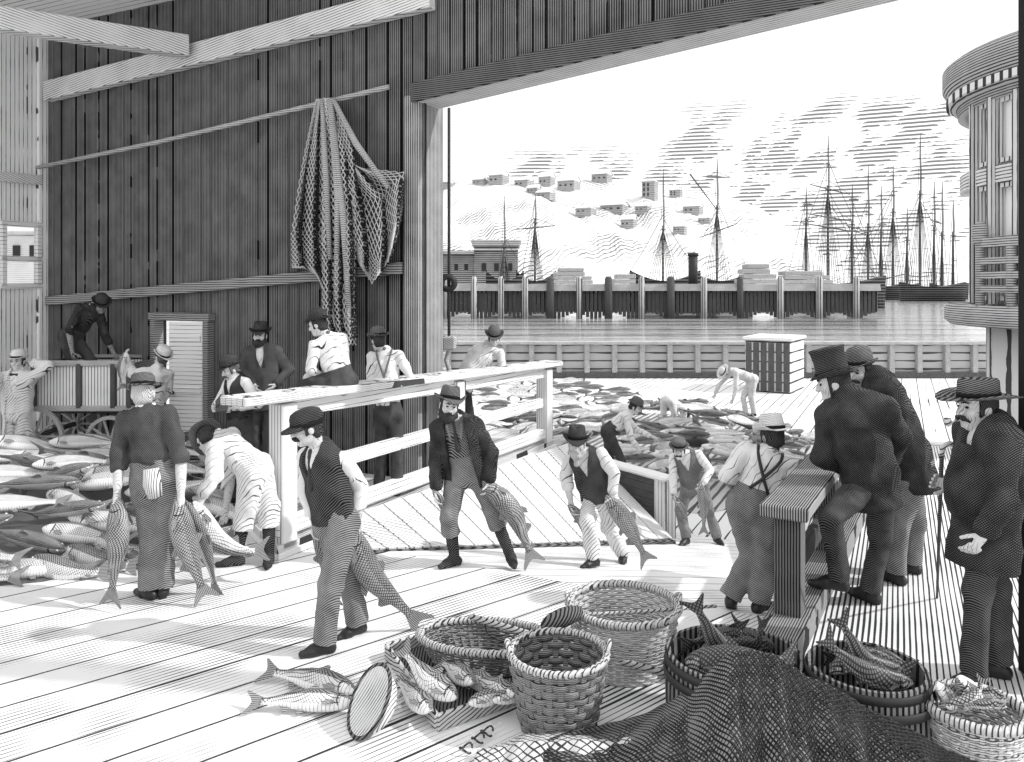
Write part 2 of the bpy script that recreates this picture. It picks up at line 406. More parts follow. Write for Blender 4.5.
# ---- doorway: pale frame, door leaf standing ajar
fr = MB()
for q in (d0-.05, d1+.05): fr.box(sw(WALL_S, q, zt/2+.03), .1, .18, zt+.06, (WV, DV, ZV), .008)
fr.box(sw(WALL_S, (d0+d1)/2, zt+.06), d1-d0+.26, .2, .12, (WV, DV, ZV), .008)
do = tag(fr.build('door_1', mat('door_frame_wood', .30, .03, [('Z', (0, 0, 0), 30, .3, .4, .05, 4.0)])), kind='structure')
lf = MB(); hx = sw(WALL_S-.05, d1-.02, 0); ld = nrm(-WV*.97-DV*.25); lw = (d1-d0)*.55; ln_ = nrm(np.cross(ld, ZV))
lf.box(hx+ld*lw/2+ZV*(zt/2), lw, .045, zt-.03, (ld, ln_, ZV), .006)
for z_ in (.25, zt*.5, zt-.25): lf.box(hx+ld*lw/2+ln_*.03*(1 if ln_[1] < 0 else -1)+ZV*z_, lw-.06, .025, .1, (ld, ln_, ZV), .005)
lfo = lf.build('door_leaf', M_white, do)
kb = MB(); kb.ball(hx+ld*(lw-.08)+ln_*.06*(1 if ln_[1] < 0 else -1)+ZV*1.0, .03, .03, .03); kb.build('door_knob', M_iron, lfo, True)
b = MB(); b.box(sw(WALL_S+3.1, (wl+d1)/2-1, -.05), 9, 5.8, .1, (WV, DV, ZV)); struct(b, 'floor_yard', mat('pale_yard_ground', .8, .3, [('X', (0, 0, 0), 6, .08, .5, .2, 2)]))
# right jamb of the shed, at the picture's edge
rj = P(1017.5, 690, 4.62)
b = MB(); b.box(A(rj[0]+.26, rj[1], 3.0), .34, .3, 5.4, None, .015); struct(b, 'trim_12', mat('edge_post_wood', .30, .02, [('X', (0, 0, 0), 45, .5, .5, .01, 5.0)]))
# water
M_water = mat('harbour_water', .42, .10, [('Y', (0, 0, 0), .42, .30, .9, 2.5, .035), ('Y', (0, 0, 0), .11, .22, 1.0, 6.0, .012)], .16, spec=.5)
def ripple(m):
    nt = m.node_tree; N = nt.nodes; L = nt.links; tc = N.new('ShaderNodeTexCoord'); mp = N.new('ShaderNodeMapping'); mp.inputs['Scale'].default_value = (.35, 1.6, 1)
    no = N.new('ShaderNodeTexNoise'); no.inputs['Scale'].default_value = .5; no.inputs['Detail'].default_value = 3; bp = N.new('ShaderNodeBump'); bp.inputs['Strength'].default_value = .5; bp.inputs['Distance'].default_value = .35
    L.new(tc.outputs['Object'], mp.inputs[0]); L.new(mp.outputs[0], no.inputs['Vector']); L.new(no.outputs['Fac'], bp.inputs['Height']); L.new(bp.outputs[0], N['Principled BSDF'].inputs['Normal'])
ripple(M_water)
b = MB(); b.add([A(-900, 31, -2), A(1600, 31, -2), A(1600, 2500, -2), A(-900, 2500, -2)], [(0, 1, 2, 3)]); struct(b, 'water', M_water)

# ------------------------------------------------------------------ left railing of the platform (one thing)
rl = thing('platform_railing', 'heavy pale timber railing along the raised platform, boys and men leaning on it', 'railing', RA)
RH = 1.16
def rz_(t): return PZ+1.37-(.19)*t
for t in (0.0, .535, .985):
    b = MB(); p = rail(t); b.box(A(p[0], p[1], PZ-.05+(rz_(t)-PZ)/2), .2, .2, rz_(t)-PZ+.02, (RD, RN, ZV), .012); b.build('post', M_postL, rl)
ex = RA-RD*.62+ZV*0; e2 = RC+RD*.25
b = MB(); b.beam(A(ex[0], ex[1], rz_(-.1)+.03), A(e2[0], e2[1], rz_(1.03)+.03), .34, .085, bev=.012); b.build('top_rail', mat('top_rail_wood', .72, .06, [('Z', (0, 0, 0), 50, .15, .4, .05, 4), ('Y', rz(-60), 14, .12, .5, .02, 3)]), rl)
b = MB(); b.beam(A(*rail(0)[:2], rz_(0)-.1), A(*rail(.985)[:2], rz_(.985)-.1), .08, .16); b.build('under_rail', M_white, rl)
b = MB(); b.beam(A(*rail(0)[:2], PZ+.62), A(*rail(.985)[:2], PZ+.62), .07, .15); b.build('middle_rail', M_white, rl)
b = MB(); b.beam(A(*rail(-.02)[:2], PZ+.13), A(*rail(1)[:2], PZ+.13), .12, .16); b.build('bottom_rail', M_white, rl)
# ------------------------------------------------------------------ right railing
q0 = P(788, 640, 5.18); q0[2] = .3; q1 = q0+nrm(A(.50, .866, 0))*3.1; qd = nrm(q1-q0); qn = nrm(np.cross(qd, ZV))
rr = thing('dock_railing', 'dark weathered railing with broad flat top rail at the edge of the raised dock', 'railing', q0)
for t in (.05, 1.5, 2.95):
    b = MB(); b.box(q0+qd*t+ZV*.42, .17, .17, .84, (qd, qn, ZV), .01); b.build('post', M_post, rr)
b = MB(); b.beam(q0-qd*.16+ZV*.86, q0+qd*3.1+ZV*.86, .30, .085, bev=.012); b.build('top_rail', mat('grey_top_rail', .34, .03, [('Y', rz(-60), 62, .5, .5, .015, 4)]), rr)
b = MB(); b.beam(q0+ZV*.42, q0+qd*3.0+ZV*.42, .06, .16); b.build('middle_rail', M_woodD, rr)
b = MB(); b.beam(q0-qd*.38+ZV*.08, q0+qd*3.4+ZV*.08, .26, .18); b.build('base_beam', mat('grey_base_beam', .30, .03, [('Y', rz(-60), 62, .45, .5, .015, 4)]), rr)
# ------------------------------------------------------------------ wall pole and hanging nets
a_, c_ = onwall(-12, 178, .14), onwall(389, 87, .14)
b = MB(); b.tube([a_, (a_+c_)/2-ZV*.04, c_], .035, 8); tag(b.build('wall_pole', mat('pale_pole', .5, .1, [('Z', (0, 0, 0), 40, .3, .3, .02, 3)]), smooth=True, loc=a_), 'long thin wooden pole fixed slantwise high on the dark plank wall', 'pole')
def netting(name, S, nu, nv, r, m, parent=None, loc=None, skip=None):
    """knotted diamond netting on the surface S(u, v): every cord a real three sided strand"""
    pts = {}
    V = []; F = []
    def pt(i, j):
        if (i, j) not in pts: pts[i, j] = S(i/nu, j/nv)
        return pts[i, j]
    for i in range(nu+1):
        for j in range(nv+1):
            if (i+j) % 2: continue
            for di in (-1, 1):
                if not (0 <= i+di <= nu) or j+1 > nv: continue
                if skip and skip((i+di*.5)/nu, (j+.5)/nv): continue
                p, q = pt(i, j), pt(i+di, j+1); d = q-p; L = np.linalg.norm(d)
                if L < 1e-5: continue
                d = d/L; x = np.cross(d, A(.3, .9, .2)); x = nrm(x); y = np.cross(d, x); b0 = len(V)
                for e_ in (p, q):
                    for k in range(3):
                        a = 2*PI*k/3; V.append(e_+r*(x*math.cos(a)+y*math.sin(a)))
                for k in range(3): F.append((b0+k, b0+(k+1) % 3, b0+3+(k+1) % 3, b0+3+k))
    return mkobj(name, V, np.array(F), m, parent, False, loc)
def rowsurf(rows, off0, fold, nf, ph=0.0, seed=1):
    """surface through rows of wall pixels (each row: list of px at a py), with folds standing off the wall"""
    def S(u, v):
        t = v*(len(rows)-1); k = min(int(t), len(rows)-2); f = t-k
        def at(row):
            py, xs = row; tt = u*(len(xs)-1); kk = min(int(tt), len(xs)-2); g_ = tt-kk
            yy = py if not isinstance(py, (list, tuple)) else py[kk]*(1-g_)+py[kk+1]*g_
            return xs[kk]*(1-g_)+xs[kk+1]*g_, yy
        x0, y0 = at(rows[k]); x1, y1 = at(rows[k+1])
        x, y = x0+(x1-x0)*f, y0+(y1-y0)*f
        o = off0+fold*(.5+.5*math.sin(u*nf*2*PI+ph+2*math.sin(v*3+seed)))*min(1, .25+v*1.5)+.03*math.sin(v*17+u*5)
        return onwall(x, y, o)
    return S
hn = thing('hanging_fishing_net', 'large dark fishing net draped in folds from the pole on the plank wall', 'net', onwall(325, 100, .2))
SA = rowsurf([(99, [316, 330]), (130, [309, 338]), (180, [299, 352]), (235, [291, 358]), (268, [292, 352]), ([262, 276, 330, 330], [296, 318, 336, 352])], .12, .20, 4)
SB = rowsurf([(98, [322, 334]), (150, [322, 352]), (200, [322, 356]), (250, [322, 356]), (300, [322, 354]), (345, [326, 356])], .26, .16, 3, 1.0, 2)
SC = rowsurf([(100, [328, 333]), ([150, 160, 168], [338, 350, 356]), ([190, 200, 172], [340, 378, 404]), ([240, 262, 205], [352, 380, 403]), ([262, 284, 262, 225], [358, 372, 388, 398])], .14, .18, 3, .5, 3)
netting('net_fold', SA, 34, 64, .0065, M_cord, hn); netting('net_fold', SB, 18, 70, .007, M_cord, hn); netting('net_fold', SC, 30, 44, .0065, M_cord, hn)
def sheet(name, S, nu, nv, th, m, parent):
    V = [S(i/nu, j/nv) for j in range(nv+1) for i in range(nu+1)]; W = nu+1
    F = [(j*W+i, j*W+i+1, (j+1)*W+i+1, (j+1)*W+i) for j in range(nv) for i in range(nu)]
    o = mkobj(name, V, np.array(F), m, parent, True)
    md = o.modifiers.new('thickness', 'SOLIDIFY'); md.thickness = th; md.offset = 0; return o
M_netd = mat('bunched_dark_netting', .24, .02, [('X', (0, .5, .5), 34, .5, .5, .05, 5), ('X', (0, -.5, .5), 34, .5, .5, .05, 5)])
def shiftw(S, o): return lambda u, v: S(.04+u*.92, v*.97)+DV*o
sheet('bunched_lining', shiftw(SA, .05), 40, 50, .02, M_netd, hn); sheet('bunched_lining', shiftw(SB, .05), 26, 50, .02, M_netd, hn); sheet('bunched_lining', shiftw(SC, .05), 34, 34, .02, M_netd, hn)
for px0, px1, pxm, y1 in ((331, 350, 343, 330), (333, 388, 356, 188), (329, 336, 338, 300), (322, 330, 326, 260)):
    b = MB(); b.tube([onwall(px0, 99, .3), onwall(pxm, (99+y1)/2, .42), onwall(px1, y1, .36)], [.03, .045, .03], 7); b.build('head_rope', mat('pale_twisted_cord', .5, .06, [('Z', (.5, 0, 0), 40, .3, .4, .03, 4)]), hn, True)
# ------------------------------------------------------------------ hoist rope in the opening
h0, h1 = P(449, 108, 11.2), P(449, 338, 11.2)
hr = thing('hoist_rope', 'taut rope with a round pulley hanging in the harbour opening beside the jamb', 'rope', h1)
b = MB(); b.tube([h0, (h0+h1)/2, h1], .022, 7); b.build('rope', M_rope, hr, True)
b = MB(); c_ = P(448, 283, 11.15)
b.lathe([(.05, -.05), (.13, -.05), (.10, 0), (.13, .05), (.05, .05)], 20, c_, (A(1, 0, 0), ZV, A(0, -1, 0)), close=True); b.build('pulley', M_iron, hr, True)
b = MB(); b.box(P(449, 343, 11.2), .2, .16, .2, None, .03); b.tube([P(449, 350, 11.2), P(446, 360, 11.2), P(450, 372, 11.2), P(456, 374, 11.2)], .035, 7); b.build('rope_block', M_wood, hr)
# ------------------------------------------------------------------ cart
cz = [EYE-11.6*(y-HOR)/FOC for y in (363, 408)]
x0, x1 = (33-512)*11.6/FOC, (133-512)*11.6/FOC; yc = 12.05
ct = thing('hand_cart', 'two wheeled wooden cart with panelled sides in front of the plank wall', 'cart', A((x0+x1)/2, yc, 0))
b = MB(); b.box(A((x0+x1)/2, yc, cz[1]), x1-x0, .95, .07, None, .01); b.build('floor_board', M_woodD, ct)
for y_, nm in ((yc-.47, 'side_panel'), (yc+.47, 'side_panel')):
    b = MB(); b.box(A((x0+x1)/2, y_, (cz[0]+cz[1])/2), x1-x0-.06, .03, cz[0]-cz[1], None, .004); b.build('side_panel', mat('white_slats', .8, .05, [('X', (0, 0, 0), 22, .22, .3, .01, 4)]), ct)
    for z_ in cz:
        b = MB(); b.box(A((x0+x1)/2, y_-.02 if y_ < yc else y_+.02, z_), x1-x0+.06, .07, .08, None, .01); b.build('side_rail', M_wood, ct)
    for f in (.03, .48, .82, .98):
        b = MB(); b.box(A(x0+(x1-x0)*f, y_-.03 if y_ < yc else y_+.03, (cz[0]+cz[1])/2), .075, .06, cz[0]-cz[1], None, .01); b.build('stanchion', M_woodD, ct)
for x_ in (x0, x1):
    b = MB(); b.box(A(x_, yc, (cz[0]+cz[1])/2), .04, .95, cz[0]-cz[1], None, .006); b.build('end_panel', M_woodD, ct)
def wheel(c, r, ax_y, par):
    b = MB(); fr_ = (A(1, 0, 0), ZV, A(0, -1, 0))
    b.lathe([(r-.05, -.03), (r, -.03), (r, .03), (r-.05, .03)], 28, c, fr_, close=True)
    b.lathe([(.02, -.07), (.07, -.06), (.07, .06), (.02, .07)], 12, c, fr_)
    for k in range(10):
        a = 2*PI*k/10; d = A(math.cos(a), 0, math.sin(a)); b.tube([c+d*.05, c+d*(r-.03)], .018, 6)
    b.build('wheel', M_wood, par)
wheel(A(x0+.08, yc-.55, .42), .42, 0, ct); wheel(A(x1-.28, yc-.55, .36), .36, 0, ct); wheel(A(x0+.08, yc+.55, .42), .42, 0, ct); wheel(A(x1-.28, yc+.55, .36), .36, 0, ct)
b = MB(); b.beam(A(x0+.08, yc-.6, .42), A(x0+.08, yc+.6, .42), .07, .07); b.beam(A(x0, yc, .72), A(x1, yc, .72), .1, .1); b.beam(A(x0+.08, yc, .42), A(x0+.08, yc, .72), .1, .1); b.beam(A(x1-.28, yc-.6, .36), A(x1-.28, yc+.6, .36), .06, .06); b.beam(A(x1-.28, yc, .36), A(x1-.28, yc, .72), .1, .1); b.build('axle', M_woodD, ct)
# dark counter beside the doorway
cc = onwall(201, 432, .9); cc = A(cc[0], cc[1], 0)
kt = thing('wooden_bin', 'dark upright wooden bin beside the bright doorway', 'bin', cc)
b = MB(); b.box(cc+ZV*.3, .40, .4, .6, (WV, DV, ZV), .01); b.build('body', M_post, kt)
b = MB(); b.box(cc+ZV*.615, .44, .44, .03, (WV, DV, ZV), .008); b.build('lid', M_woodD, kt)
# ------------------------------------------------------------------ bulkhead of boards on the scow side of the gangway
k0, k1 = P(598, 462, 12.1), P(661, 479, 11.0)
bz = -.93
bh = thing('board_bulkhead', 'low bulkhead of dark horizontal boards with pale cap beside the inclined planks', 'bulkhead', A(k1[0], k1[1], bz))
b = MB(); kd = nrm(k1-k0); n = 8; dz = (k1[2]-bz)/n
for i in range(n): b.beam(A(k0[0], k0[1], bz+dz*(i+.5)), A(k1[0], k1[1], bz+dz*(i+.5)), .04, dz-.012, bev=.004)
b.build('boarding', M_post, bh)
b = MB(); b.beam(A(k0[0], k0[1], k1[2]+.03)-kd*.2, A(k1[0], k1[1], k1[2]+.03)+kd*.16, .22, .06); b.build('cap_rail', M_white, bh)
for off in (-.02, .13):
    b = MB(); b.box(A(k1[0]+off, k1[1], (k1[2]+bz)/2), .12, .16, k1[2]-bz, None, .01); b.build('post', M_postL, bh)
b = MB(); b.box(A(k0[0], k0[1], (k1[2]+bz)/2), .14, .14, k1[2]-bz, None, .01); b.build('post', M_postL, bh)
# ------------------------------------------------------------------ scow bulwark
BY = 31.0; bx0, bx1 = (446-512)*BY/FOC, (1040-512)*BY/FOC
bw = thing('scow_bulwark', 'long low panelled bulwark along the far edge of the fish deck', 'bulwark', A(bx0, BY, DZ))
zt_ = EYE-(344-HOR)*BY/FOC
b = MB(); b.box(A((bx0+bx1)/2, BY+.1, (zt_+DZ)/2), bx1-bx0, .08, zt_-DZ, None, .01); b.build('planking', mat('bulwark_planks', .5, .08, [('Z', (0, 0, 0), 3.2, .2, .5, .12, 1.0)]), bw)
b = MB(); b.box(A((bx0+bx1)/2, BY-.05, zt_+.05), bx1-bx0+.1, .5, .12, None, .02); b.build('cap_rail', M_wood, bw)
b = MB(); b.box(A((bx0+bx1)/2, BY-.05, DZ+.12), bx1-bx0, .28, .24, None, .02); b.build('waterway', M_woodD, bw)
x_ = bx0+.1
while x_ < bx1:
    b = MB(); b.box(A(x_, BY-.06, (zt_+DZ)/2), .2, .24, zt_-DZ, None, .02); b.build('stanchion', M_wood, bw); x_ += 1.07
# deck house box
dc = P(775, 388, 27.6); dc[2] = DZ
bxo = thing('deck_box', 'tall wooden box with dark front and sunlit white side on the far scow deck', 'box', dc)
ax = (nrm(A(.84, -.54, 0)), nrm(A(.54, .84, 0)), ZV)
b = MB(); b.box(dc+ZV*.88, 1.5, 1.9, 1.76, ax, .02)
for i in range(6): b.box(dc-ax[1]*.96-ax[0]*(.62-.25*i)+ZV*.86, .22, .03, 1.66, ax, .006)
b.build('body', mat('box_boards', .66, .05, [('Z', (0, 0, 0), 3.0, .16, .3, .06, 1.0)]), bxo)
b = MB(); b.box(dc+ZV*1.8, 1.64, 2.04, .1, ax, .02); b.build('lid', M_white, bxo)
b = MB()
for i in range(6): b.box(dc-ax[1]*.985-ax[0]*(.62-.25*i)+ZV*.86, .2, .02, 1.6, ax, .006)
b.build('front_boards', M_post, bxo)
# ------------------------------------------------------------------ figures: signed distance fields turned into one skin each
LAT = RNG.random((32, 32, 32)).astype(np.float32)
def vnoise(p):
    p = p % 32.0; i = np.floor(p).astype(np.int32); f = (p-i).astype(np.float32); f = f*f*(3-2*f); i %= 32; j = (i+1) % 32
    x0, y0, z0 = i[:, 0], i[:, 1], i[:, 2]; x1, y1, z1 = j[:, 0], j[:, 1], j[:, 2]
    fx, fy, fz = f[:, 0], f[:, 1], f[:, 2]
    a = LAT[x0, y0, z0]*(1-fx)+LAT[x1, y0, z0]*fx; b = LAT[x0, y1, z0]*(1-fx)+LAT[x1, y1, z0]*fx
    c = LAT[x0, y0, z1]*(1-fx)+LAT[x1, y0, z1]*fx; d = LAT[x0, y1, z1]*(1-fx)+LAT[x1, y1, z1]*fx
    return (a*(1-fy)+b*fy)*(1-fz)+(c*(1-fy)+d*fy)*fz
def surfnet(F, org, h):
    S = F < 0; s = S.astype(np.int8)
    c = (s[:-1, :-1, :-1]+s[1:, :-1, :-1]+s[:-1, 1:, :-1]+s[1:, 1:, :-1]+s[:-1, :-1, 1:]+s[1:, :-1, 1:]+s[:-1, 1:, 1:]+s[1:, 1:, 1:])
    act = (c > 0) & (c < 8); ids = np.argwhere(act)
    if len(ids) == 0: return np.zeros((0, 3)), np.zeros((0, 4), int)
    num = np.full(act.shape, -1, np.int32); num[act] = np.arange(len(ids))
    acc = np.zeros((len(ids), 3)); cnt = np.zeros(len(ids))
    cor = [(0, 0, 0), (1, 0, 0), (0, 1, 0), (1, 1, 0), (0, 0, 1), (1, 0, 1), (0, 1, 1), (1, 1, 1)]
    val = [F[ids[:, 0]+a, ids[:, 1]+b, ids[:, 2]+e] for a, b, e in cor]
    for a in range(8):
        for ax in range(3):
            if cor[a][ax]: continue
            b = a+(1 << ax); fa, fb = val[a], val[b]; m = (fa < 0) != (fb < 0)
            t = fa[m]/(fa[m]-fb[m]); q = np.tile(np.array(cor[a], float), (m.sum(), 1)); q[:, ax] += t
            acc[m] += q; cnt[m] += 1
    V = org+h*(ids+acc/cnt[:, None]); Q = []
    for ax in range(3):
        b1, b2 = (ax+1) % 3, (ax+2) % 3
        sl0 = [slice(None)]*3; sl1 = [slice(None)]*3; sl0[ax] = slice(0, -1); sl1[ax] = slice(1, None)
        d = S[tuple(sl0)] != S[tuple(sl1)]; e = np.argwhere(d)
        n = np.array(num.shape); e = e[(e[:, b1] > 0) & (e[:, b2] > 0) & (e[:, b1] < n[b1]) & (e[:, b2] < n[b2])]
        def cell(o1, o2):
            q = e.copy(); q[:, b1] -= o1; q[:, b2] -= o2; return num[q[:, 0], q[:, 1], q[:, 2]]
        q = np.stack([cell(1, 1), cell(0, 1), cell(0, 0), cell(1, 0)], 1)
        ins = S[e[:, 0], e[:, 1], e[:, 2]]; q[~ins] = q[~ins][:, ::-1]; Q.append(q[(q >= 0).all(1)])
    return V, np.concatenate(Q)
class SD:
    def __init__(s, h, k=.03): s.h = h; s.k = k; s.p = []; s.cut = []; s.fold = None
    def cap(s, a, b, ra, rb, k=None, sub=False): s.p.append(('c', A(*a), A(*b), ra, rb, None, k or s.k, sub)); return s
    def ecap(s, a, b, ra, rb, L, rat, k=None): s.p.append(('e', A(*a), A(*b), ra, rb, (A(*L), rat), k or s.k, False)); return s
    def ell(s, c, rad, ax, k=None, sub=False): s.p.append(('l', A(*c), A(*c), max(rad), max(rad), (np.array(ax), A(*rad)), k or s.k, sub)); return s
    def chain(s, pts, rs, k=None):
        for i in range(len(pts)-1): s.cap(pts[i], pts[i+1], rs[i], rs[i+1], k)
        return s
    def mesh(s, name, m, parent, smooth=True):
        h = s.h; lo, hi = [], []
        for q in s.p:
            R = max(q[3], q[4])*(q[5][1] if q[0] == 'e' else 1)
            lo.append(np.minimum(q[1], q[2])-R); hi.append(np.maximum(q[1], q[2])+R)
        o = np.min(lo, 0)-3*h-.01; top = np.max(hi, 0)+3*h+.01
        n = np.ceil((top-o)/h).astype(int)+1; F = np.full(n, .2, np.float32)
        G = [(o[i]+h*np.arange(n[i])).astype(np.float32) for i in range(3)]
        for q, l, u in zip(s.p, lo, hi):
            pad = q[6]+2*h+.012; i0 = np.maximum(((l-pad-o)/h).astype(int), 0); i1 = np.minimum(((u+pad-o)/h).astype(int)+2, n)
            X = G[0][i0[0]:i1[0], None, None]; Y = G[1][None, i0[1]:i1[1], None]; Z = G[2][None, None, i0[2]:i1[2]]
            a, b = q[1], q[2]; x, y, z = X-a[0], Y-a[1], Z-a[2]
            if q[0] == 'l':
                ax, rad = q[5]; k0 = 0; k1 = 0
                for r_, v in zip(rad, ax):
                    e = (x*v[0]+y*v[1]+z*v[2])/r_; k0 = k0+e*e; k1 = k1+(e/r_)**2
                k0 = np.sqrt(k0); d = k0*(k0-1)/np.maximum(np.sqrt(k1), 1e-6)
            else:
                ab = b-a
                if q[0] == 'e':
                    Lv, rt = q[5]; f = 1-1/rt; ab = ab-Lv*np.dot(ab, Lv)*f
                    pl = (x*Lv[0]+y*Lv[1]+z*Lv[2])*f; x, y, z = x-pl*Lv[0], y-pl*Lv[1], z-pl*Lv[2]
                dd = max(float(np.dot(ab, ab)), 1e-9)
                t = np.clip((x*ab[0]+y*ab[1]+z*ab[2])/dd, 0, 1)
                d = np.sqrt((x-t*ab[0])**2+(y-t*ab[1])**2+(z-t*ab[2])**2)-(q[3]+(q[4]-q[3])*t)
            sl = tuple(slice(i0[i], i1[i]) for i in range(3)); f = F[sl]; k = q[6]
            if q[7]:
                d = -d; hh = np.maximum(k-np.abs(f-d), 0)/k; F[sl] = np.maximum(f, d)+hh*hh*k*.25
            else:
                hh = np.maximum(k-np.abs(f-d), 0)/k; F[sl] = np.minimum(f, d)-hh*hh*k*.25
        if s.fold:
            am, fr, st = s.fold; near = np.argwhere(np.abs(F) < am+2*h)
            pw = o+h*near
            nz = vnoise((pw-st)*fr*np.array([1, 1, .55])+3.1); n2 = vnoise((pw+st)*fr*2.3+11.7)
            F[near[:, 0], near[:, 1], near[:, 2]] += ((np.abs(2*nz-1)-.5)*1.4*am+(n2-.5)*am*.7).astype(np.float32)
        if s.cut:
            near = np.argwhere(F < 2*h); pw = o+h*near; v = F[near[:, 0], near[:, 1], near[:, 2]]
            for c in s.cut: v = np.maximum(v, c(pw))
            F[near[:, 0], near[:, 1], near[:, 2]] = v
        V, Q = surfnet(F, o, h)
        return mkobj(name, V, Q, m, parent, smooth)
def plane_cut(p, n): return lambda q: ((q-p)@n).astype(np.float32)     # removes the side n points to
def raysolve(px, py, p, L, sg):
    v = ray(px, py); w_ = CAM-p; a = v@v; b = 2*(v@w_); c = w_@w_-L*L; D = b*b-4*a*c
    if sg == 0 or D <= 0: t = -b/(2*a)
    else: t = (-b+(1 if sg > 0 else -1)*math.sqrt(D))/(2*a)
    return CAM+t*v
def atdepth(px, py, y): return CAM+ray(px, py)*y
def rot(v, ax, a): return np.array(Matrix.Rotation(a, 3, Vector(ax)) @ Vector(v))
def hat(kind, hp, hx, hy, hz, k, par, m, mb_, tilt=0.0, brim=1.0, m2=None):
    """hat on the head frame: hx to the wearer's left, hy forward, hz up"""
    if tilt: hy2 = rot(hy, hx, tilt); hz = rot(hz, hx, tilt); hy = hy2
    c = hp+hz*(.060 if kind != 'cap' else .036)*k+hy*(-.012*k); n = 28; ax = (hx, hy, hz)
    R = {'bowler': .043, 'slouch': .062, 'wide': .098, 'tophat': .045, 'fedora': .055, 'boater': .06, 'straw': .075}.get(kind, .05)*brim*k
    curl = {'bowler': .026, 'slouch': .03, 'wide': .018, 'tophat': .024, 'fedora': .03, 'boater': .008, 'straw': .012}.get(kind, .02)*k
    droop = {'slouch': .03, 'fedora': .02, 'straw': .01}.get(kind, 0)*k
    cr = {'bowler': [(.106, 0), (.107, .03), (.105, .065), (.094, .095), (.07, .115), (.035, .125), (.001, .127)],
          'slouch': [(.106, 0), (.104, .04), (.098, .085), (.088, .118), (.062, .128), (.03, .115), (.001, .108)],
          'fedora': [(.106, 0), (.102, .045), (.094, .09), (.085, .122), (.06, .130), (.03, .118), (.001, .112)],
          'wide': [(.106, 0), (.105, .05), (.103, .088), (.095, .1), (.06, .103), (.001, .103)],
          'straw': [(.106, 0), (.104, .04), (.095, .08), (.07, .1), (.03, .108), (.001, .108)],
          'boater': [(.106, 0), (.106, .07), (.1, .078), (.05, .08), (.001, .08)],
          'tophat': [(.104, 0), (.099, .05), (.097, .10), (.103, .155), (.109, .178), (.105, .183), (.05, .183), (.001, .183)],
          'cap': [(.108, -.01), (.112, .02), (.110, .05), (.098, .078), (.07, .094), (.035, .1), (.001, .101)]}[kind]
    cr = [(r*k, z*k) for r, z in cr]
    def wp(q, r, a):
        q = A(*q)
        if kind in ('slouch', 'fedora') and q[2] > .08*k: q[2] -= .03*k*max(0, 1-abs(q[0])/(.05*k))*(.6+.4*math.sin(a))
        return q
    b = MB(); b.lathe([(.001, .0)]+cr if False else cr, n, c, ax, .86, 1.06, wp)
    h = b.build('hat', m, par, True)
    if kind == 'cap':
        b = MB(); V = []; F = []
        for j in range(5):
            for i in range(13):
                a = math.radians(25+130*i/12); r = (.108+.075*j/4*math.sin((a-math.radians(25))/math.radians(130)*PI)**.6)*k
                for dz in (0, -.008*k):
                    V.append(c+hx*r*math.cos(a)*.86+hy*r*math.sin(a)*1.06+hz*((.006-.022*j/4)*k+dz))
        for j in range(4):
            for i in range(12):
                q = (j*13+i)*2; e = q+2; g = q+26; f = g+2
                F += [(q, e, f, g), (q+1, g+1, f+1, e+1)]
                if i == 0: F.append((q, g, g+1, q+1))
                if i == 11: F.append((e, e+1, f+1, f))
                if j == 3: F.append((g, f, f+1, g+1))
        b.add(V, F); b.build('visor', m2 or m, h, True)
        b = MB(); b.lathe([(.110*k, -.012*k), (.115*k, -.01*k), (.116*k, .018*k), (.111*k, .02*k)], n, c, ax, .86, 1.06, close=True); b.build('hat_band', mb_, h, True)
        return h
    r0 = .1*k
    def bz(q, r, a):
        f = max(0, (r-.098*k))/max(R, 1e-6); q = A(*q)
        q[2] += curl*f*f*(math.cos(a)**2)*1.6-droop*f*(math.sin(a) > 0)*math.sin(a)-curl*.35*f*abs(math.sin(a))+(.010*k*f*math.sin(3*a+1) if kind in ('slouch', 'fedora') else 0)
        return q
    b = MB(); t = .004*k
    b.lathe([(.095*k, t), (r0+R*.33, t), (r0+R*.7, t), (r0+R, t*.6), (r0+R, -t*.8), (r0+R*.7, -t), (r0+R*.33, -t), (.095*k, -t)], 40, c, ax, .88, 1.05, bz, close=True)
    b.build('brim', m2 or m, h, True)
    b = MB(); bh_ = .028*k if kind != 'tophat' else .03*k
    b.lathe([(.1065*k, .003*k), (.1095*k, .003*k), (.1085*k, bh_), (.1055*k, bh_)], 32, c, ax, .86, 1.06, close=True); b.build('hat_band', mb_, h, True)
    return h
def grd(s): return 0 if s < 6.5 else max(-1, -(s-6.5)*.2)
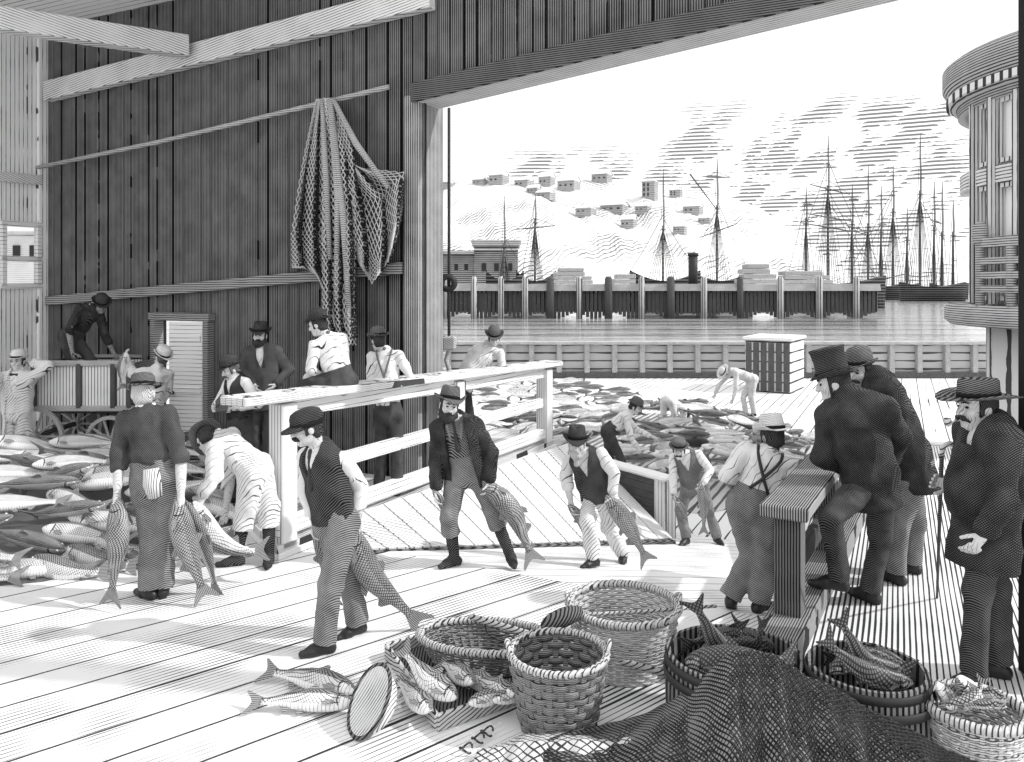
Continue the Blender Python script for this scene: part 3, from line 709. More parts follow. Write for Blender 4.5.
def person(label, S, group=None):
    """S: traced joints (pixels), resolved to 3D by limb length or ground height, then dressed"""
    k = S.get('k', 1.0)
    g = S['g']; ank = {}
    for sd in 'LR':
        px, py = S['a'+sd][:2]; gz = (S['a'+sd][2] if len(S['a'+sd]) > 2 else g)
        if gz == 'ramp':
            gz = 0
            for _ in range(30): q = onz(px, py, gz+.085*k); gz = .6*gz+.4*(grd(float(np.dot(q[:2], DV[:2])))+.01)
        ank[sd] = onz(px, py, gz+.085*k) if 'd' not in S else atdepth(px, py, S['d']+(S.get('ady', {}).get(sd, 0)))
    d = S.get('d') or (ank['L'][1]+ank['R'][1])/2
    h = max(.0052, min(.0125, .8*d/FOC)) if d < 13 else .014
    yaw = math.radians(S['yaw']); F0 = A(math.sin(yaw), -math.cos(yaw), 0); L0 = np.cross(ZV, F0)
    pv = atdepth(*S['pv'][:2], d+(S['pv'][2] if len(S['pv']) > 2 else 0))
    sg = S['nk'][2] if len(S['nk']) > 2 else 0
    nk = atdepth(*S['nk'][:2], pv[1]) if sg == 0 else raysolve(*S['nk'][:2], pv, .53*k, sg)
    Lt = np.linalg.norm(nk-pv); U = (nk-pv)/Lt; L = nrm(L0-np.dot(L0, U)*U); Fw = np.cross(L, U)
    sh = {'L': nk-U*.055*k+L*.175*k, 'R': nk-U*.055*k-L*.175*k}
    for sd in 'LR':
        if 's'+sd in S: sh[sd] = raysolve(*S['s'+sd][:2], nk-U*.05*k, .18*k, S['s'+sd][2])
    hip = {'L': pv+L*.09*k-U*.02, 'R': pv-L*.09*k-U*.02}
    el, wr_, kn = {}, {}, {}
    for sd in 'LR':
        e = S['e'+sd]; el[sd] = raysolve(e[0], e[1], sh[sd], .285*k, e[2])
        e = S['w'+sd]; wr_[sd] = raysolve(e[0], e[1], el[sd], .25*k, e[2])
        e = S['k'+sd]; kn[sd] = atdepth(e[0], e[1], (hip[sd][1]*.45+ank[sd][1]*.55)+(e[2] if len(e) > 2 else 0))
    # head
    hyaw = math.radians(S.get('hyaw', S['yaw'])); hpit = math.radians(S.get('hpit', 0)); hrol = math.radians(S.get('hrol', 0))
    hy = A(math.sin(hyaw)*math.cos(hpit), -math.cos(hyaw)*math.cos(hpit), -math.sin(hpit)); hx = nrm(np.cross(ZV, hy)); hz = np.cross(hy, hx)
    if hrol: hx, hz = rot(hx, hy, hrol), rot(hz, hy, hrol)
    hd = raysolve(*S['hd'][:2], nk, .20*k, S['hd'][2] if len(S['hd']) > 2 else 0)
    HP = lambda x, y, z: hd+k*(hx*x+hy*y+hz*z)
    base = A((ank['L'][0]+ank['R'][0])/2, (ank['L'][1]+ank['R'][1])/2, min(ank['L'][2], ank['R'][2])-.085*k)
    t = thing('person', label, 'person', base, group)
    G = S['wear']; axh = (hx, hy, hz)
    fo = {}
    for sd in 'LR':
        ty = math.radians(S.get('t'+sd, S['yaw'])); up = math.radians(S.get('lift', {}).get(sd, 0))
        f = A(math.sin(ty), -math.cos(ty), 0); f = nrm(f*math.cos(up)-ZV*math.sin(up)); fo[sd] = (f, np.cross(np.cross(f, ZV), f)); fo[sd] = (f, nrm(fo[sd][1]))
    # ---- body
    b = SD(h, .025*k)
    b.ell(HP(0, -.008, .035), (.076*k, .097*k, .096*k), axh); b.ell(HP(0, .022, -.05), (.058*k, .070*k, .072*k), axh, .04*k)
    b.ell(HP(0, .07, -.095), (.026*k, .02*k, .02*k), axh, .03*k)
    for s_ in (-1, 1):
        b.ell(HP(.04*s_, .062, -.018), (.028*k, .026*k, .026*k), axh, .02*k)
        b.ell(HP(.078*s_, -.008, -.005), (.011*k, .024*k, .034*k), axh, .008*k)
        b.cap(HP(.012*s_, .090, .034), HP(.045*s_, .080, .032), .011*k, .009*k, .012*k)
        b.ell(HP(.031*s_, .098, .012), (.017*k, .014*k, .012*k), axh, .012*k, True)
    b.cap(HP(0, .088, .02), HP(0, .112, -.022), .0105*k, .0155*k, .014*k); b.cap(HP(-.011, .1, -.025), HP(.011, .1, -.025), .009*k, .009*k, .01*k)
    b.cap(HP(-.018, .085, -.052), HP(.018, .085, -.052), .0075*k, .0075*k, .008*k); b.cap(HP(-.014, .083, -.066), HP(.014, .083, -.066), .0075*k, .0075*k, .008*k)
    b.cap(HP(0, -.02, -.05), nk+U*.0, .052*k, .06*k, .03*k)
    b.cap(nk, nk-U*.06*k, .06*k, .08*k, .04*k); b.cap(sh['L'], sh['R'], .045*k, .045*k, .05*k)
    b.ecap(pv+U*.02, pv+U*Lt*.42, .105*k, .09*k, L, 1.3, .05*k); b.ecap(pv+U*Lt*.42, pv+U*Lt*.78, .09*k, .102*k, L, 1.38, .05*k)
    for sd in 'LR':
        b.chain([sh[sd], el[sd], wr_[sd]], [.047*k, .037*k, .026*k]); b.cap(sh[sd]*.6+el[sd]*.4, el[sd], .045*k, .036*k)
        b.cap(el[sd]*.75+wr_[sd]*.25, el[sd]*.3+wr_[sd]*.7, .041*k, .03*k)
        b.chain([hip[sd], kn[sd], ank[sd]], [.08*k, .052*k, .036*k]); b.cap(kn[sd]*.75+ank[sd]*.25, kn[sd]*.35+ank[sd]*.65, .052*k, .042*k)
        f, up = fo[sd]; b.cap(ank[sd]-up*.045*k, ank[sd]+f*.13*k-up*.055*k, .03*k, .022*k)
        # hand
        hs = S.get('h'+sd, {}); dr = nrm(wr_[sd]-el[sd])
        if 'to' in hs: dr = nrm(raysolve(*hs['to'][:2], wr_[sd], .09*k, hs['to'][2])-wr_[sd])
        med = -L if sd == 'L' else L
        n_ = hs.get('n', None); n_ = med if n_ is None else A(*n_)
        n_ = nrm(n_-np.dot(n_, dr)*dr)
        th = np.cross(dr, n_)*(1 if sd == 'L' else -1)
        if np.dot(th, Fw) < 0 and 'n' not in hs: th = -th
        if hs.get('flip'): th = -th
        cu = hs.get('curl', .35); w0_ = wr_[sd]
        b.cap(w0_, w0_+dr*.04*k, .025*k, .02*k, .02*k)
        b.ecap(w0_+dr*.03*k, w0_+dr*.075*k, .015*k, .013*k, th, 2.1, .015*k)
        for i, (o_, ln) in enumerate(((.033, .068), (.011, .078), (-.011, .073), (-.032, .058))):
            p = w0_+dr*.088*k+th*o_*k; v = nrm(dr+th*o_*1.6); rr = .0098*k
            for q, fr_ in enumerate((.45, .31, .24)):
                v = nrm(v*math.cos(cu*(1+.07*i))+n_*math.sin(cu*(1+.07*i)))
                p2 = p+v*ln*fr_*k; b.cap(p, p2, rr, rr*.92, .004); p = p2; rr *= .92
        p = w0_+dr*.028*k+th*.026*k; v = nrm(dr*.75+th*.75+n_*(.2+.3*cu))
        for ln, rr in ((.045, .012), (.034, .0105)):
            p2 = p+v*ln*k; b.cap(p, p2, rr*k, rr*.9*k, .006); p = p2; v = nrm(v+n_*.25*(1+cu)+dr*.3-th*.15)
    b.mesh('body', S.get('skin', SKIN), t)
    # eyes
    for s_ in (-1, 1):
        e = MB(); e.ball(HP(.031*s_, .083, .012), .012*k, .009*k, .007*k, axh, 10, 6); e.build('eye', EYE_M, t, True)
    for s_ in (-1, 1):
        eb = MB(); eb.tube([HP(.014*s_, .1, .036), HP(.032*s_, .098, .043), HP(.05*s_, .084, .036)], [.005*k, .0055*k, .003*k], 6)
        hm = S.get('hair', HAIR_D); eb.build('eyebrow', HAIR_D if hm is not HAIR_G else HAIR_M, t, True)
    # hair, beard, moustache
    b = SD(min(h, .009), .02*k)
    b.ell(HP(0, -.012, .036), (.085*k, .104*k, .104*k), axh); b.ell(HP(0, -.045, -.035), (.07*k, .062*k, .06*k), axh)
    for s_ in (-1, 1): b.cap(HP(.074*s_, .03, .03), HP(.072*s_, .032, -.03 if not S.get('whisk') else -.07), .012*k, .012*k)
    b.cut.append(lambda q: np.minimum(np.minimum((q-hd)@hy/k-.012, .062*1-(q-hd)@hz/k*1.0), 1e3).astype(np.float32)*k if False else (np.minimum((q-hd)@hy-.035*k, .058*k-(q-hd)@hz)).astype(np.float32))
    b.cut.append(plane_cut(HP(0, 0, -.085), -hz)); b.fold = (.006, 30, hd); b.mesh('hair', hm, t)
    fz = S.get('beard')
    if fz in ('full', 'long', 'goatee'):
        b = SD(min(h, .008), .02*k); ln = {'full': .0, 'long': .06, 'goatee': -.01}[fz]
        b.cap(HP(0, .075, -.085), HP(0, .085, -.125-ln), (.034 if fz != 'goatee' else .022)*k, .022*k)
        if fz != 'goatee':
            for s_ in (-1, 1): b.chain([HP(.066*s_, .02, -.03), HP(.06*s_, .045, -.075), HP(.02*s_, .08, -.1)], [.014*k, .026*k, .032*k])
        for s_ in (-1, 1): b.cap(HP(0, .108, -.042), HP(.036*s_, .09, -.06), .012*k, .010*k, .01)
        b.fold = (.008, 26, hd); b.mesh('beard', S.get('bm', hm), t)
    if fz == 'moustache' or fz == 'bushy':
        b = SD(min(h, .007), .01*k); r_ = .0115 if fz == 'moustache' else .0135
        for s_ in (-1, 1): b.chain([HP(0, .108, -.04), HP(.026*s_, .102, -.05), HP(.05*s_, .082, -.066)], [r_*k, r_*k, .005*k])
        b.fold = (.003, 40, hd); b.mesh('moustache', S.get('bm', hm), t)
    # ---- clothes
    def torso(b, o, shl=True, low=0.0, wst=0.0):
        b.ecap(pv+U*low, pv+U*Lt*.42, (.118+o+wst)*k, (.105+o+wst)*k, L, 1.28, .05*k); b.ecap(pv+U*Lt*.42, pv+U*Lt*.80, (.105+o+wst)*k, (.116+o)*k, L, 1.36, .05*k)
        if shl: b.chain([sh['L'], nk-U*.035*k, sh['R']], [(.054+o)*k, (.066+o)*k, (.054+o)*k], .05*k)
        b.cap(nk-U*.05*k, nk+U*.012*k, (.075+o)*k, (.062+o)*k, .03*k)
    def sleeve(b, sd, o, end):
        e, s_, w_ = el[sd], sh[sd], wr_[sd]
        if end <= 0: b.cap(s_, s_+(e-s_)*.85, (.06+o)*k, (.052+o)*k, .02*k); return
        b.chain([s_, e], [(.06+o)*k, (.05+o)*k], .012*k)
        if end < .6:
            q = e+(w_-e)*end; b.cap(e, q, (.05+o)*k, (.046+o)*k); b.cap(q-(w_-e)*.10, q, (.052+o)*k, (.054+o)*k, .01)
        else:
            q = e+(w_-e)*(end-.1); b.cap(e, q, (.05+o)*k, (.038+o)*k, .010*k); b.cap(q, q+(w_-e)*.02, (.041+o)*k, (.041+o)*k, .008)
    def opening(w0_, w1_, zt_, zb_):        # V or parallel front opening, half widths at top and bottom, heights along the trunk
        def f(q):
            r = q-pv; z = r@U; x = np.abs(r@L); y = r@Fw
            ww = w1_+(w0_-w1_)*np.clip((z-zb_)/(zt_-zb_), 0, 1); ww = np.where(z < zb_, -1.0, ww)
            return np.minimum(ww-x, y-.01).astype(np.float32)
        return f
    st = hd
    sc_ = .95*k
    # trousers
    if 'trousers' in G:
        b = SD(h, .03*k); fat = S.get('baggy', 0.0); boot = S.get('boots')
        b.ecap(pv-U*.02, pv+U*.13*k, (.130+fat*.5)*k, (.124)*k, L, 1.28, .05*k)
        for sd in 'LR':
            kk, aa = kn[sd], ank[sd]; q = kk+(aa-kk)*(.38 if boot else .97)
            b.chain([hip[sd], kk], [(.096+fat)*k, (.07+fat)*k], .035*k)
            b.cap(kk, q, (.07+fat)*k, (.066+fat)*k if not boot else (.074+fat)*k)
            dv = nrm(aa-kk); b.cut.append(lambda p, q=q, dv=dv: np.where(np.linalg.norm(p-q, axis=1) < .13*k, (p-q-dv*.015)@dv, -1).astype(np.float32))
        b.cap(hip['L']*.5+hip['R']*.5-U*.02-Fw*.03, hip['L']*.5+hip['R']*.5-U*.02, .09*k, .09*k, .05)
        b.cut.append(plane_cut(pv+U*(.155*k), U)); b.fold = (.016, 8, base); b.mesh('trousers', G['trousers'], t)
    for sd in 'LR':
        f, up = fo[sd]; b = SD(h, .02*k); bt = S.get('boots'); a = ank[sd]
        dv = nrm(kn[sd]-a); tp = a+(kn[sd]-a)*(.66 if bt else .22)
        lat = np.cross(up, f)
        b.ecap(a-f*.035*k-up*.05*k, a+f*.10*k-up*.052*k, .034*k, .036*k, lat, 1.12); b.cap(a+f*.08*k-up*.055*k, a+f*.165*k-up*.06*k, .036*k, .026*k)
        b.cap(a-f*.03*k-up*.05*k, a-f*.03*k-up*.07*k, .034*k, .034*k)
        b.cap(a-up*.03*k, tp, .045*k, .060*k if bt else .047*k, .03*k); b.cap(a+f*.03*k-up*.02*k, a+f*.09*k-up*.045*k, .04*k, .035*k)
        b.cut.append(plane_cut(a-up*.083*k, -up)); b.fold = (.005, 18, base); b.mesh('boot' if bt else 'shoe', S.get('shoem', M_black if not bt else C_black), t)
    if 'shirt' in G:
        b = SD(h, .03*k); torso(b, .003, True, .04); b.cut.append(plane_cut(pv+U*(.105 if 'vest' not in G and 'coat' not in G else .03)*k, -U))
        for sd in 'LR': sleeve(b, sd, (.004 if 'coat' not in G else -.010)+S.get('puff', 0), S.get('sl'+sd, .9))
        b.fold = (.017 if 'vest' not in G and 'coat' not in G else (.008 if 'coat' not in G else .002), 8.5, base); b.mesh('shirt', G['shirt'], t)
        b = SD(min(h, .009), .01); b.chain([nk+U*.022*k+Fw*.055*k+L*.03*k, nk+U*.035*k+L*.062*k, nk+U*.045*k-Fw*.055*k, nk+U*.035*k-L*.062*k, nk+U*.022*k+Fw*.055*k-L*.03*k], [.016*k, .02*k, .022*k, .02*k, .016*k]); b.mesh('collar', S.get('collar', M_white), t)
    if 'vest' in G:
        b = SD(h, .03*k); torso(b, .025, False, .02); b.chain([sh['L']*.72+nk*.28-U*.01, nk-U*.035*k, sh['R']*.72+nk*.28-U*.01], [.058*k, .072*k, .058*k], .04*k)
        b.cut.append(plane_cut(pv+U*.0, -U)); b.cut.append(opening(*S.get('vopen', (.075, .0, Lt*.98, Lt*.55))))
        for sd in 'LR': b.cut.append(lambda p, q=sh[sd]*.98+nk*.02: (.062*k-np.linalg.norm(p-q, axis=1)).astype(np.float32))
        b.fold = (.012, 9, base); b.mesh('waistcoat', G['vest'], t)
    if 'coat' in G:
        b = SD(h, .03*k); bel = S.get('belly', 0.0); torso(b, .036, True, .06, bel*.5)
        hem = S.get('hem', .25); op = S.get('copen', (.09, .06, Lt*.95, -.6))
        dn = nrm(-U*.35-ZV*.65) if U[2] > .3 else -U
        b.ecap(pv+U*.18*k, pv+dn*hem*k, (.125+bel)*k, (.150+bel*.5+S.get('flare', 0))*k, L, 1.3, .05*k)
        if bel: b.ell(pv+U*.14*k+Fw*.09*k, (.15*k, .13*k, .17*k), (L, Fw, U), .06*k)
        for sd in 'LR': sleeve(b, sd, .016, .93)
        b.cut.append(plane_cut(pv+dn*(hem+.02)*k, dn))
        if op: b.cut.append(opening(*op))
        b.fold = (.017, 7.5, base); co_ = b.mesh('coat', G['coat'], t)
        # lapel collar
        b = SD(min(h, .01), .012); b.chain([nk-U*.14*k+Fw*.135*k+L*.05*k, nk-U*.03*k+Fw*.085*k+L*.07*k, nk+U*.025*k+L*.075*k, nk+U*.045*k-Fw*.07*k, nk+U*.025*k-L*.075*k, nk-U*.03*k+Fw*.085*k-L*.07*k, nk-U*.14*k+Fw*.135*k-L*.05*k], [.012*k, .022*k, .026*k, .028*k, .026*k, .022*k, .012*k]); b.mesh('coat_collar', S.get('lapel', G['coat']), co_)
    if 'tie' in G:
        b = SD(min(h, .008), .01); r_ = .014*k
        b.cap(nk+Fw*.082*k+U*.005*k, nk+Fw*.1*k-U*.03*k, .02*k, .016*k); b.cap(nk+Fw*.1*k-U*.03*k, nk+Fw*.142*k-U*.24*k, r_, .026*k)
        b.mesh('necktie', G['tie'], t)
    if 'bow' in G:
        b = SD(min(h, .008), .01)
        for s_ in (-1, 1): b.cap(nk+Fw*.085*k+U*.005*k, nk+Fw*.085*k+L*.05*s_*k, .010*k, .022*k)
        b.mesh('bow_tie', G['bow'], t)
    if 'braces' in G:
        b = MB()
        def band(pts): b.tube(spline(pts, 14), .013*k, 6)
        o1 = .135*k
        ct_ = pv+U*Lt*.62-Fw*o1*1.02
        for s_ in (-1, 1):
            band([pv+U*.14*k-Fw*.128*k+L*.075*s_*k, ct_-U*.02, nk-U*.035*k-Fw*.105*k-L*.085*s_*k, nk+U*.030*k-L*.098*s_*k, nk-U*.1*k+Fw*.12*k-L*.09*s_*k, pv+U*.14*k+Fw*.135*k-L*.085*s_*k])
        b.build('braces', G['braces'], t, True)
    if 'belt' in G:
        b = MB(); r = .124*k; q = [pv+U*.145*k+L*1.3*r*math.cos(a)+Fw*r*math.sin(a) for a in np.linspace(0, 2*PI, 33)]; b.tube(q, .016*k, 6); b.build('belt', G['belt'], t, True)
    if 'patch' in G:
        b = MB(); b.tube([pv-Fw*.118*k-U*.12*k-L*.05*k, pv-Fw*.135*k-U*.02*k-L*.05*k, pv-Fw*.125*k+U*.1*k-L*.05*k], [.055*k, .07*k, .06*k], 12); b.build('trouser_patch', G['patch'], t, True)
    if 'hat' in S: hat(S['hat'][0], hd, hx, hy, hz, k*1.03, t, S['hat'][1], S.get('band', F_band), S.get('tilt', 0), S.get('brim', 1.0))
    t['_h'] = 0; del t['_h']
    return dict(t=t, el=el, wr=wr_, nk=nk, pv=pv, HP=HP, hd=hd, hx=hx, hy=hy, hz=hz, L=L, U=U, F=Fw, kn=kn, ank=ank, sh=sh, k=k, d=d)
# ------------------------------------------------------------------ the people, traced from the photograph
PEO = {}
FIST = dict(curl=.95)
PEO['cap'] = person('man in peaked cap and black waistcoat trudging left past the railing with two fish', dict(
    g=0, aL=(326, 641), aR=(357, 622), kL=(331, 584, -.05), kR=(349, 571), pv=(335, 520), nk=(320, 449), hd=(307, 428, -1), yaw=-38, hyaw=-62, hpit=14, tL=-62, tR=-50, lift={'R': 8},
    eL=(359, 487, 1), wL=(358, 524, 0), hL=dict(curl=.9), eR=(306, 489, 1), wR=(315, 524, 0), hR=dict(curl=.9), sL=(343, 461, -1), 
    wear=dict(shirt=C_white, vest=C_black, trousers=C_grey, tie=M_black), beard='bushy', hat=('cap', F_black), slL=.78, slR=.78, baggy=.012, puff=.008))
PEO['two'] = person('man from behind in dark shirt and hat, a large fish in each hand', dict(
    g=0, aL=(150, 588), aR=(163, 586), kL=(150, 534), kR=(164, 533), pv=(155, 478), nk=(146, 410), hd=(143, 394), yaw=176, hyaw=200, hpit=8, tL=-120, tR=-160,
    eL=(119, 454, 0), wL=(117, 498, 0), hL=dict(curl=.9), eR=(181, 455, 0), wR=(181, 501, 0), hR=dict(curl=.9), k=1.04,
    wear=dict(shirt=C_dark2, trousers=C_grey, patch=cloth('pale_striped_patch', .7, .05, 60, .25, (0, PI/2, 0), .2, .01, 5)), hair=HAIR_G, hat=('straw', F_dark), brim=.9, tilt=.1, slL=.28, slR=.28, baggy=.012, puff=.004))
PEO['bend'] = person('man in white shirt and knee boots bending down at the near end of the railing', dict(
    g=0, aL=(237, 556), aR=(269, 555), kL=(246, 508), kR=(269, 506), pv=(254, 468), nk=(219, 438, 0), hd=(207, 440, 0), yaw=-104, hyaw=-150, hpit=55, tL=-70, tR=10,
    eL=(214, 477, -1), wL=(200, 503, 0), eR=(231, 476, 1), wR=(226, 508, 0), boots=True, baggy=.02,
    wear=dict(shirt=C_white, trousers=C_trW), hat=('slouch', F_dark), tilt=.3, slL=.5, slR=.5, puff=.012))
PEO['beard'] = person('bearded man in slouch hat and open coat dragging fish before the inclined boards', dict(
    g=0, aL=(511, 554), aR=(455, 556), kL=(491, 508, -.02), kR=(449, 518, -.12), pv=(466, 471), nk=(456, 421), hd=(449, 406, -1), yaw=-8, hyaw=14, hpit=6, hrol=-10, tL=10, tR=-50,
    eL=(491, 452, 0), wL=(489, 481, 0), hL=dict(curl=.75), eR=(437, 457, 0), wR=(436, 490, 0), hR=dict(curl=.75), boots=True, baggy=.008, sL=(475, 428, 0),
    wear=dict(shirt=C_mid, trousers=C_grey, coat=C_dark, tie=M_black), hem=.12, copen=(.095, .14, .5, -.6), beard='full', hat=('slouch', F_dark), tilt=-.28, lapel=C_grey))
PEO['vest'] = person('stooping bearded man in waistcoat and pale trousers dragging fish down the gangway', dict(
    g='ramp', aL=(623, 553), aR=(594, 558), kL=(609, 527, -.02), kR=(588, 521, -.12), pv=(599, 499), nk=(584, 452, -1), hd=(577, 444, -1), yaw=-22, hyaw=-10, hpit=8, tL=-10, tR=-50,
    eL=(614, 474, 0), wL=(612, 495, 0), hL=dict(curl=.9), eR=(566, 476, 0), wR=(571, 504, 0), hR=dict(curl=.9), k=.98, baggy=.008,
    wear=dict(shirt=C_white, trousers=C_pale, vest=C_dark2), beard='long', bm=HAIR_G, hair=HAIR_G, hat=('slouch', F_black), tilt=-.12, slL=.85, slR=.35, puff=.006))
PEO['slim'] = person('man in round hat with thin fish standing beside the board bulkhead post', dict(
    g='ramp', aL=(717, 537), aR=(686, 538), kL=(709, 511), kR=(681, 511), pv=(694, 484), nk=(685, 453, -1), hd=(679, 450, -1), yaw=-15, hyaw=-15, hpit=12, tL=15, tR=-40,
    eL=(710, 470, 0), wL=(703, 484, -1), hL=dict(curl=.9), eR=(673, 478, 0), wR=(674, 494, 0), hR=dict(curl=.9), k=.92,
    wear=dict(shirt=C_white, trousers=C_grey, vest=C_stripe), beard='moustache', hat=('boater', F_dark), brim=.9))
PEO['braces'] = person('man from behind in white shirt with dark crossed braces by the dock railing', dict(
    g='ramp', aL=(731, 597), aR=(759, 601), kL=(752, 556, .05), kR=(766, 557), pv=(752, 505), nk=(769, 453), hd=(772, 437), yaw=168, hyaw=196, hpit=10, tL=160, tR=120, lift={'L': 38},
    eL=(727, 477, 0), wL=(738, 492, 1), eR=(795, 483, 0), wR=(790, 500, 1), k=1.0, baggy=.02,
    wear=dict(shirt=C_white, trousers=C_grey, braces=M_black), skin=SKIN2, hat=('fedora', F_pale), slL=.8, slR=.6, puff=.01, brim=1.05))
PEO['tophat'] = person('man in black top hat and dark coat leaning on the dock railing', dict(
    g=.3, aL=(838, 577, .48), aR=(871, 590), kL=(832, 518, -.12), kR=(879, 538), pv=(872, 478), nk=(848, 398), hd=(834, 384, 0), yaw=-158, hyaw=-112, hpit=12, tL=-110, tR=-150,
    eL=(822, 458, 0), wL=(843, 468, 1), eR=(900, 436, 1), wR=(892, 462, 1), k=1.05, sL=(829, 416, 0), sR=(886, 410, 0),
    wear=dict(shirt=C_white, trousers=C_dark2, coat=C_dark), hem=.17, copen=None, flare=.0, hat=('tophat', F_black), tilt=.05, whisk=True))
PEO['bowler'] = person('moustached man in bowler and dark coat talking to the man in the top hat', dict(
    g=.3, aL=(897, 572), aR=(912, 562), kL=(899, 530), kR=(915, 524), pv=(911, 458), nk=(876, 380), hd=(859, 371, 0), yaw=-100, hyaw=-52, hpit=14, tL=-150, tR=-120,
    eL=(880, 420, 0), wL=(862, 450, 0), eR=(885, 415, 1), wR=(862, 440, 0), k=1.04,
    wear=dict(shirt=C_white, trousers=C_grey, coat=C_dark), hem=.20, copen=None, flare=.02, beard='moustache', hat=('bowler', F_dark), tilt=-.1))
PEO['pipe'] = person('stout man in wide brimmed hat and dark coat with pipe and cane', dict(
    g=.3, aL=(975, 672), aR=(998, 662), kL=(977, 590), kR=(995, 588), pv=(984, 512), nk=(993, 428), hd=(977, 408, 0), yaw=-84, hyaw=-84, hpit=2, tL=-80, tR=-110,
    eL=(1006, 499, 0), wL=(984, 533, 0), hL=dict(curl=.5), eR=(974, 492, 1), wR=(953, 486, 0), hR=dict(curl=1.0), k=1.04, sL=(1001, 446, -1),
    wear=dict(shirt=C_white, trousers=C_dark2, coat=C_dark), hem=.27, copen=(.05, .05, .6, .38), belly=.018, flare=.0, beard='moustache', hat=('wide', F_dark), brim=1.15))
PEO['suit'] = person('man in pale suit and pale hat leaning back with an elbow on the hand cart', dict(
    g=0, d=11.25, aL=(30, 461), aR=(4, 463), kL=(28, 436), kR=(9, 437), pv=(17, 413), nk=(18, 374), hd=(18, 362), yaw=0, hyaw=4, tL=15, tR=-15,
    eL=(48, 366, -1), wL=(32, 363, 1), hL=dict(curl=.5), eR=(-9, 381, -1), wR=(-16, 398, 0), k=.98,
    wear=dict(shirt=C_white, trousers=C_pale, vest=C_pale, coat=C_pale, bow=M_black), hem=.36, copen=(.06, .12, .45, -.8), beard=None, hat=('bowler', F_pale)))
PEO['incart'] = person('man in black clothes stooping inside the hand cart', dict(
    g=.86, d=12.0, aL=(92, 392), aR=(72, 392), kL=(95, 366), kR=(74, 366), pv=(71, 336), nk=(92, 308, 0), hd=(101, 305), yaw=52, hyaw=40, hpit=35, tL=60, tR=40,
    eL=(105, 335, 0), wL=(113, 352, 0), eR=(69, 331, 0), wR=(72, 351, 0), k=.98,
    wear=dict(shirt=C_dark, trousers=C_dark2), hat=('bowler', F_black), skin=SKIN2, slL=.4, slR=.3, brim=1.3))
PEO['reach'] = person('man in white shirt and pale hat reaching up to the hand cart with a fish', dict(
    g=0, d=11.1, aL=(141, 465), aR=(158, 467), kL=(143, 439), kR=(158, 439), pv=(150, 410), nk=(157, 369), hd=(161, 357), yaw=-140, hyaw=-120, hpit=-10, tL=-140, tR=-160,
    eL=(133, 374, 0), wL=(128, 359, 0), hL=dict(curl=.6), eR=(168, 392, 1), wR=(160, 405, 0), k=.98,
    wear=dict(shirt=C_white, trousers=C_pale), hat=('bowler', F_pale), tilt=-.35, hair=HAIR_M, slL=.25))
PEO['reader'] = person('moustached man in bowler reading from an open book behind the bending man', dict(
    g=PZ, d=8.9, aL=(246, 497), aR=(232, 497), kL=(246, 455), kR=(232, 455), pv=(240, 418), nk=(237, 378), hd=(231, 370, 0), yaw=-38, hyaw=-52, hpit=20, tL=-30, tR=-45,
    eL=(259, 404, 0), wL=(237, 408, -1), hL=dict(curl=.5), eR=(219, 402, 0), wR=(214, 407, -1), hR=dict(curl=.5), k=.9,
    wear=dict(shirt=C_white, trousers=C_dark2, vest=C_dark), beard='moustache', hair=HAIR_M, hat=('bowler', F_black), slL=.85, slR=.85))
PEO['watch'] = person('bearded man in dark coat and tall hat standing against the plank wall', dict(
    g=PZ, d=10.2, aL=(268, 465), aR=(256, 465), kL=(269, 428), kR=(256, 428), pv=(265, 391), nk=(261, 349), hd=(260, 336), yaw=6, hyaw=2, tL=20, tR=-15,
    eL=(289, 370, 0), wL=(276, 384, -1), eR=(245, 371, 0), wR=(254, 385, -1), k=.98,
    wear=dict(shirt=C_white, trousers=C_dark2, vest=C_black, coat=C_dark2), hem=.22, copen=(.05, .05, .55, .3), beard='full', hat=('fedora', F_black)))
PEO['sitter'] = person('boy in white shirt and bowler sitting on the top rail of the platform', dict(
    g=PZ, d=8.6, aL=(304, 437), aR=(318, 437), kL=(308, 378, -.05), kR=(316, 380, .1), pv=(341, 381, -.12), nk=(327, 337, 0), hd=(318, 325, 0), yaw=-140, hyaw=-100, hpit=18, tL=-110, tR=-110,
    eL=(310, 369, 0), wL=(322, 378, 1), eR=(346, 372, 1), wR=(330, 378, 1), k=.92, ady={'L': -.05, 'R': .1},
    baggy=.012, wear=dict(shirt=C_white, trousers=C_dark2), hair=HAIR_D, hat=('bowler', F_black), tilt=-.12, brim=1.2, collar=C_stripe))
PEO['lean'] = person('youth in pale shirt and round hat leaning back with both elbows on the platform rail', dict(
    g=PZ, d=9.4, aL=(379, 493), aR=(397, 493), kL=(381, 452), kR=(397, 452), pv=(388, 413), nk=(385, 352), hd=(378, 341), yaw=178, hyaw=-145, hpit=10, tL=170, tR=190,
    eL=(371, 384, -1), wL=(366, 392, 1), eR=(411, 378, -1), wR=(404, 386, 1), k=.92,
    wear=dict(shirt=C_white, trousers=C_dark2, braces=C_stripe), hair=HAIR_D, hat=('bowler', F_dark), collar=C_stripe, brim=1.2))
PEO['folded'] = person('young man with folded arms leaning over the platform rail beside the harbour opening', dict(
    g=PZ, d=11.55, aL=(470, 456), aR=(456, 456), kL=(470, 420), kR=(456, 420), pv=(461, 387, .1), nk=(487, 347, -1), hd=(494, 338, -1), yaw=18, hyaw=8, hpit=24, tL=10, tR=10,
    eL=(503, 371, 0), wL=(489, 374, -1), eR=(471, 376, 0), wR=(488, 372, -1), k=.98, sR=(472, 352, 0), sL=(500, 353, 0),
    wear=dict(shirt=C_white, trousers=C_dark, vest=C_pale), hat=('bowler', F_dark), brim=1.35))
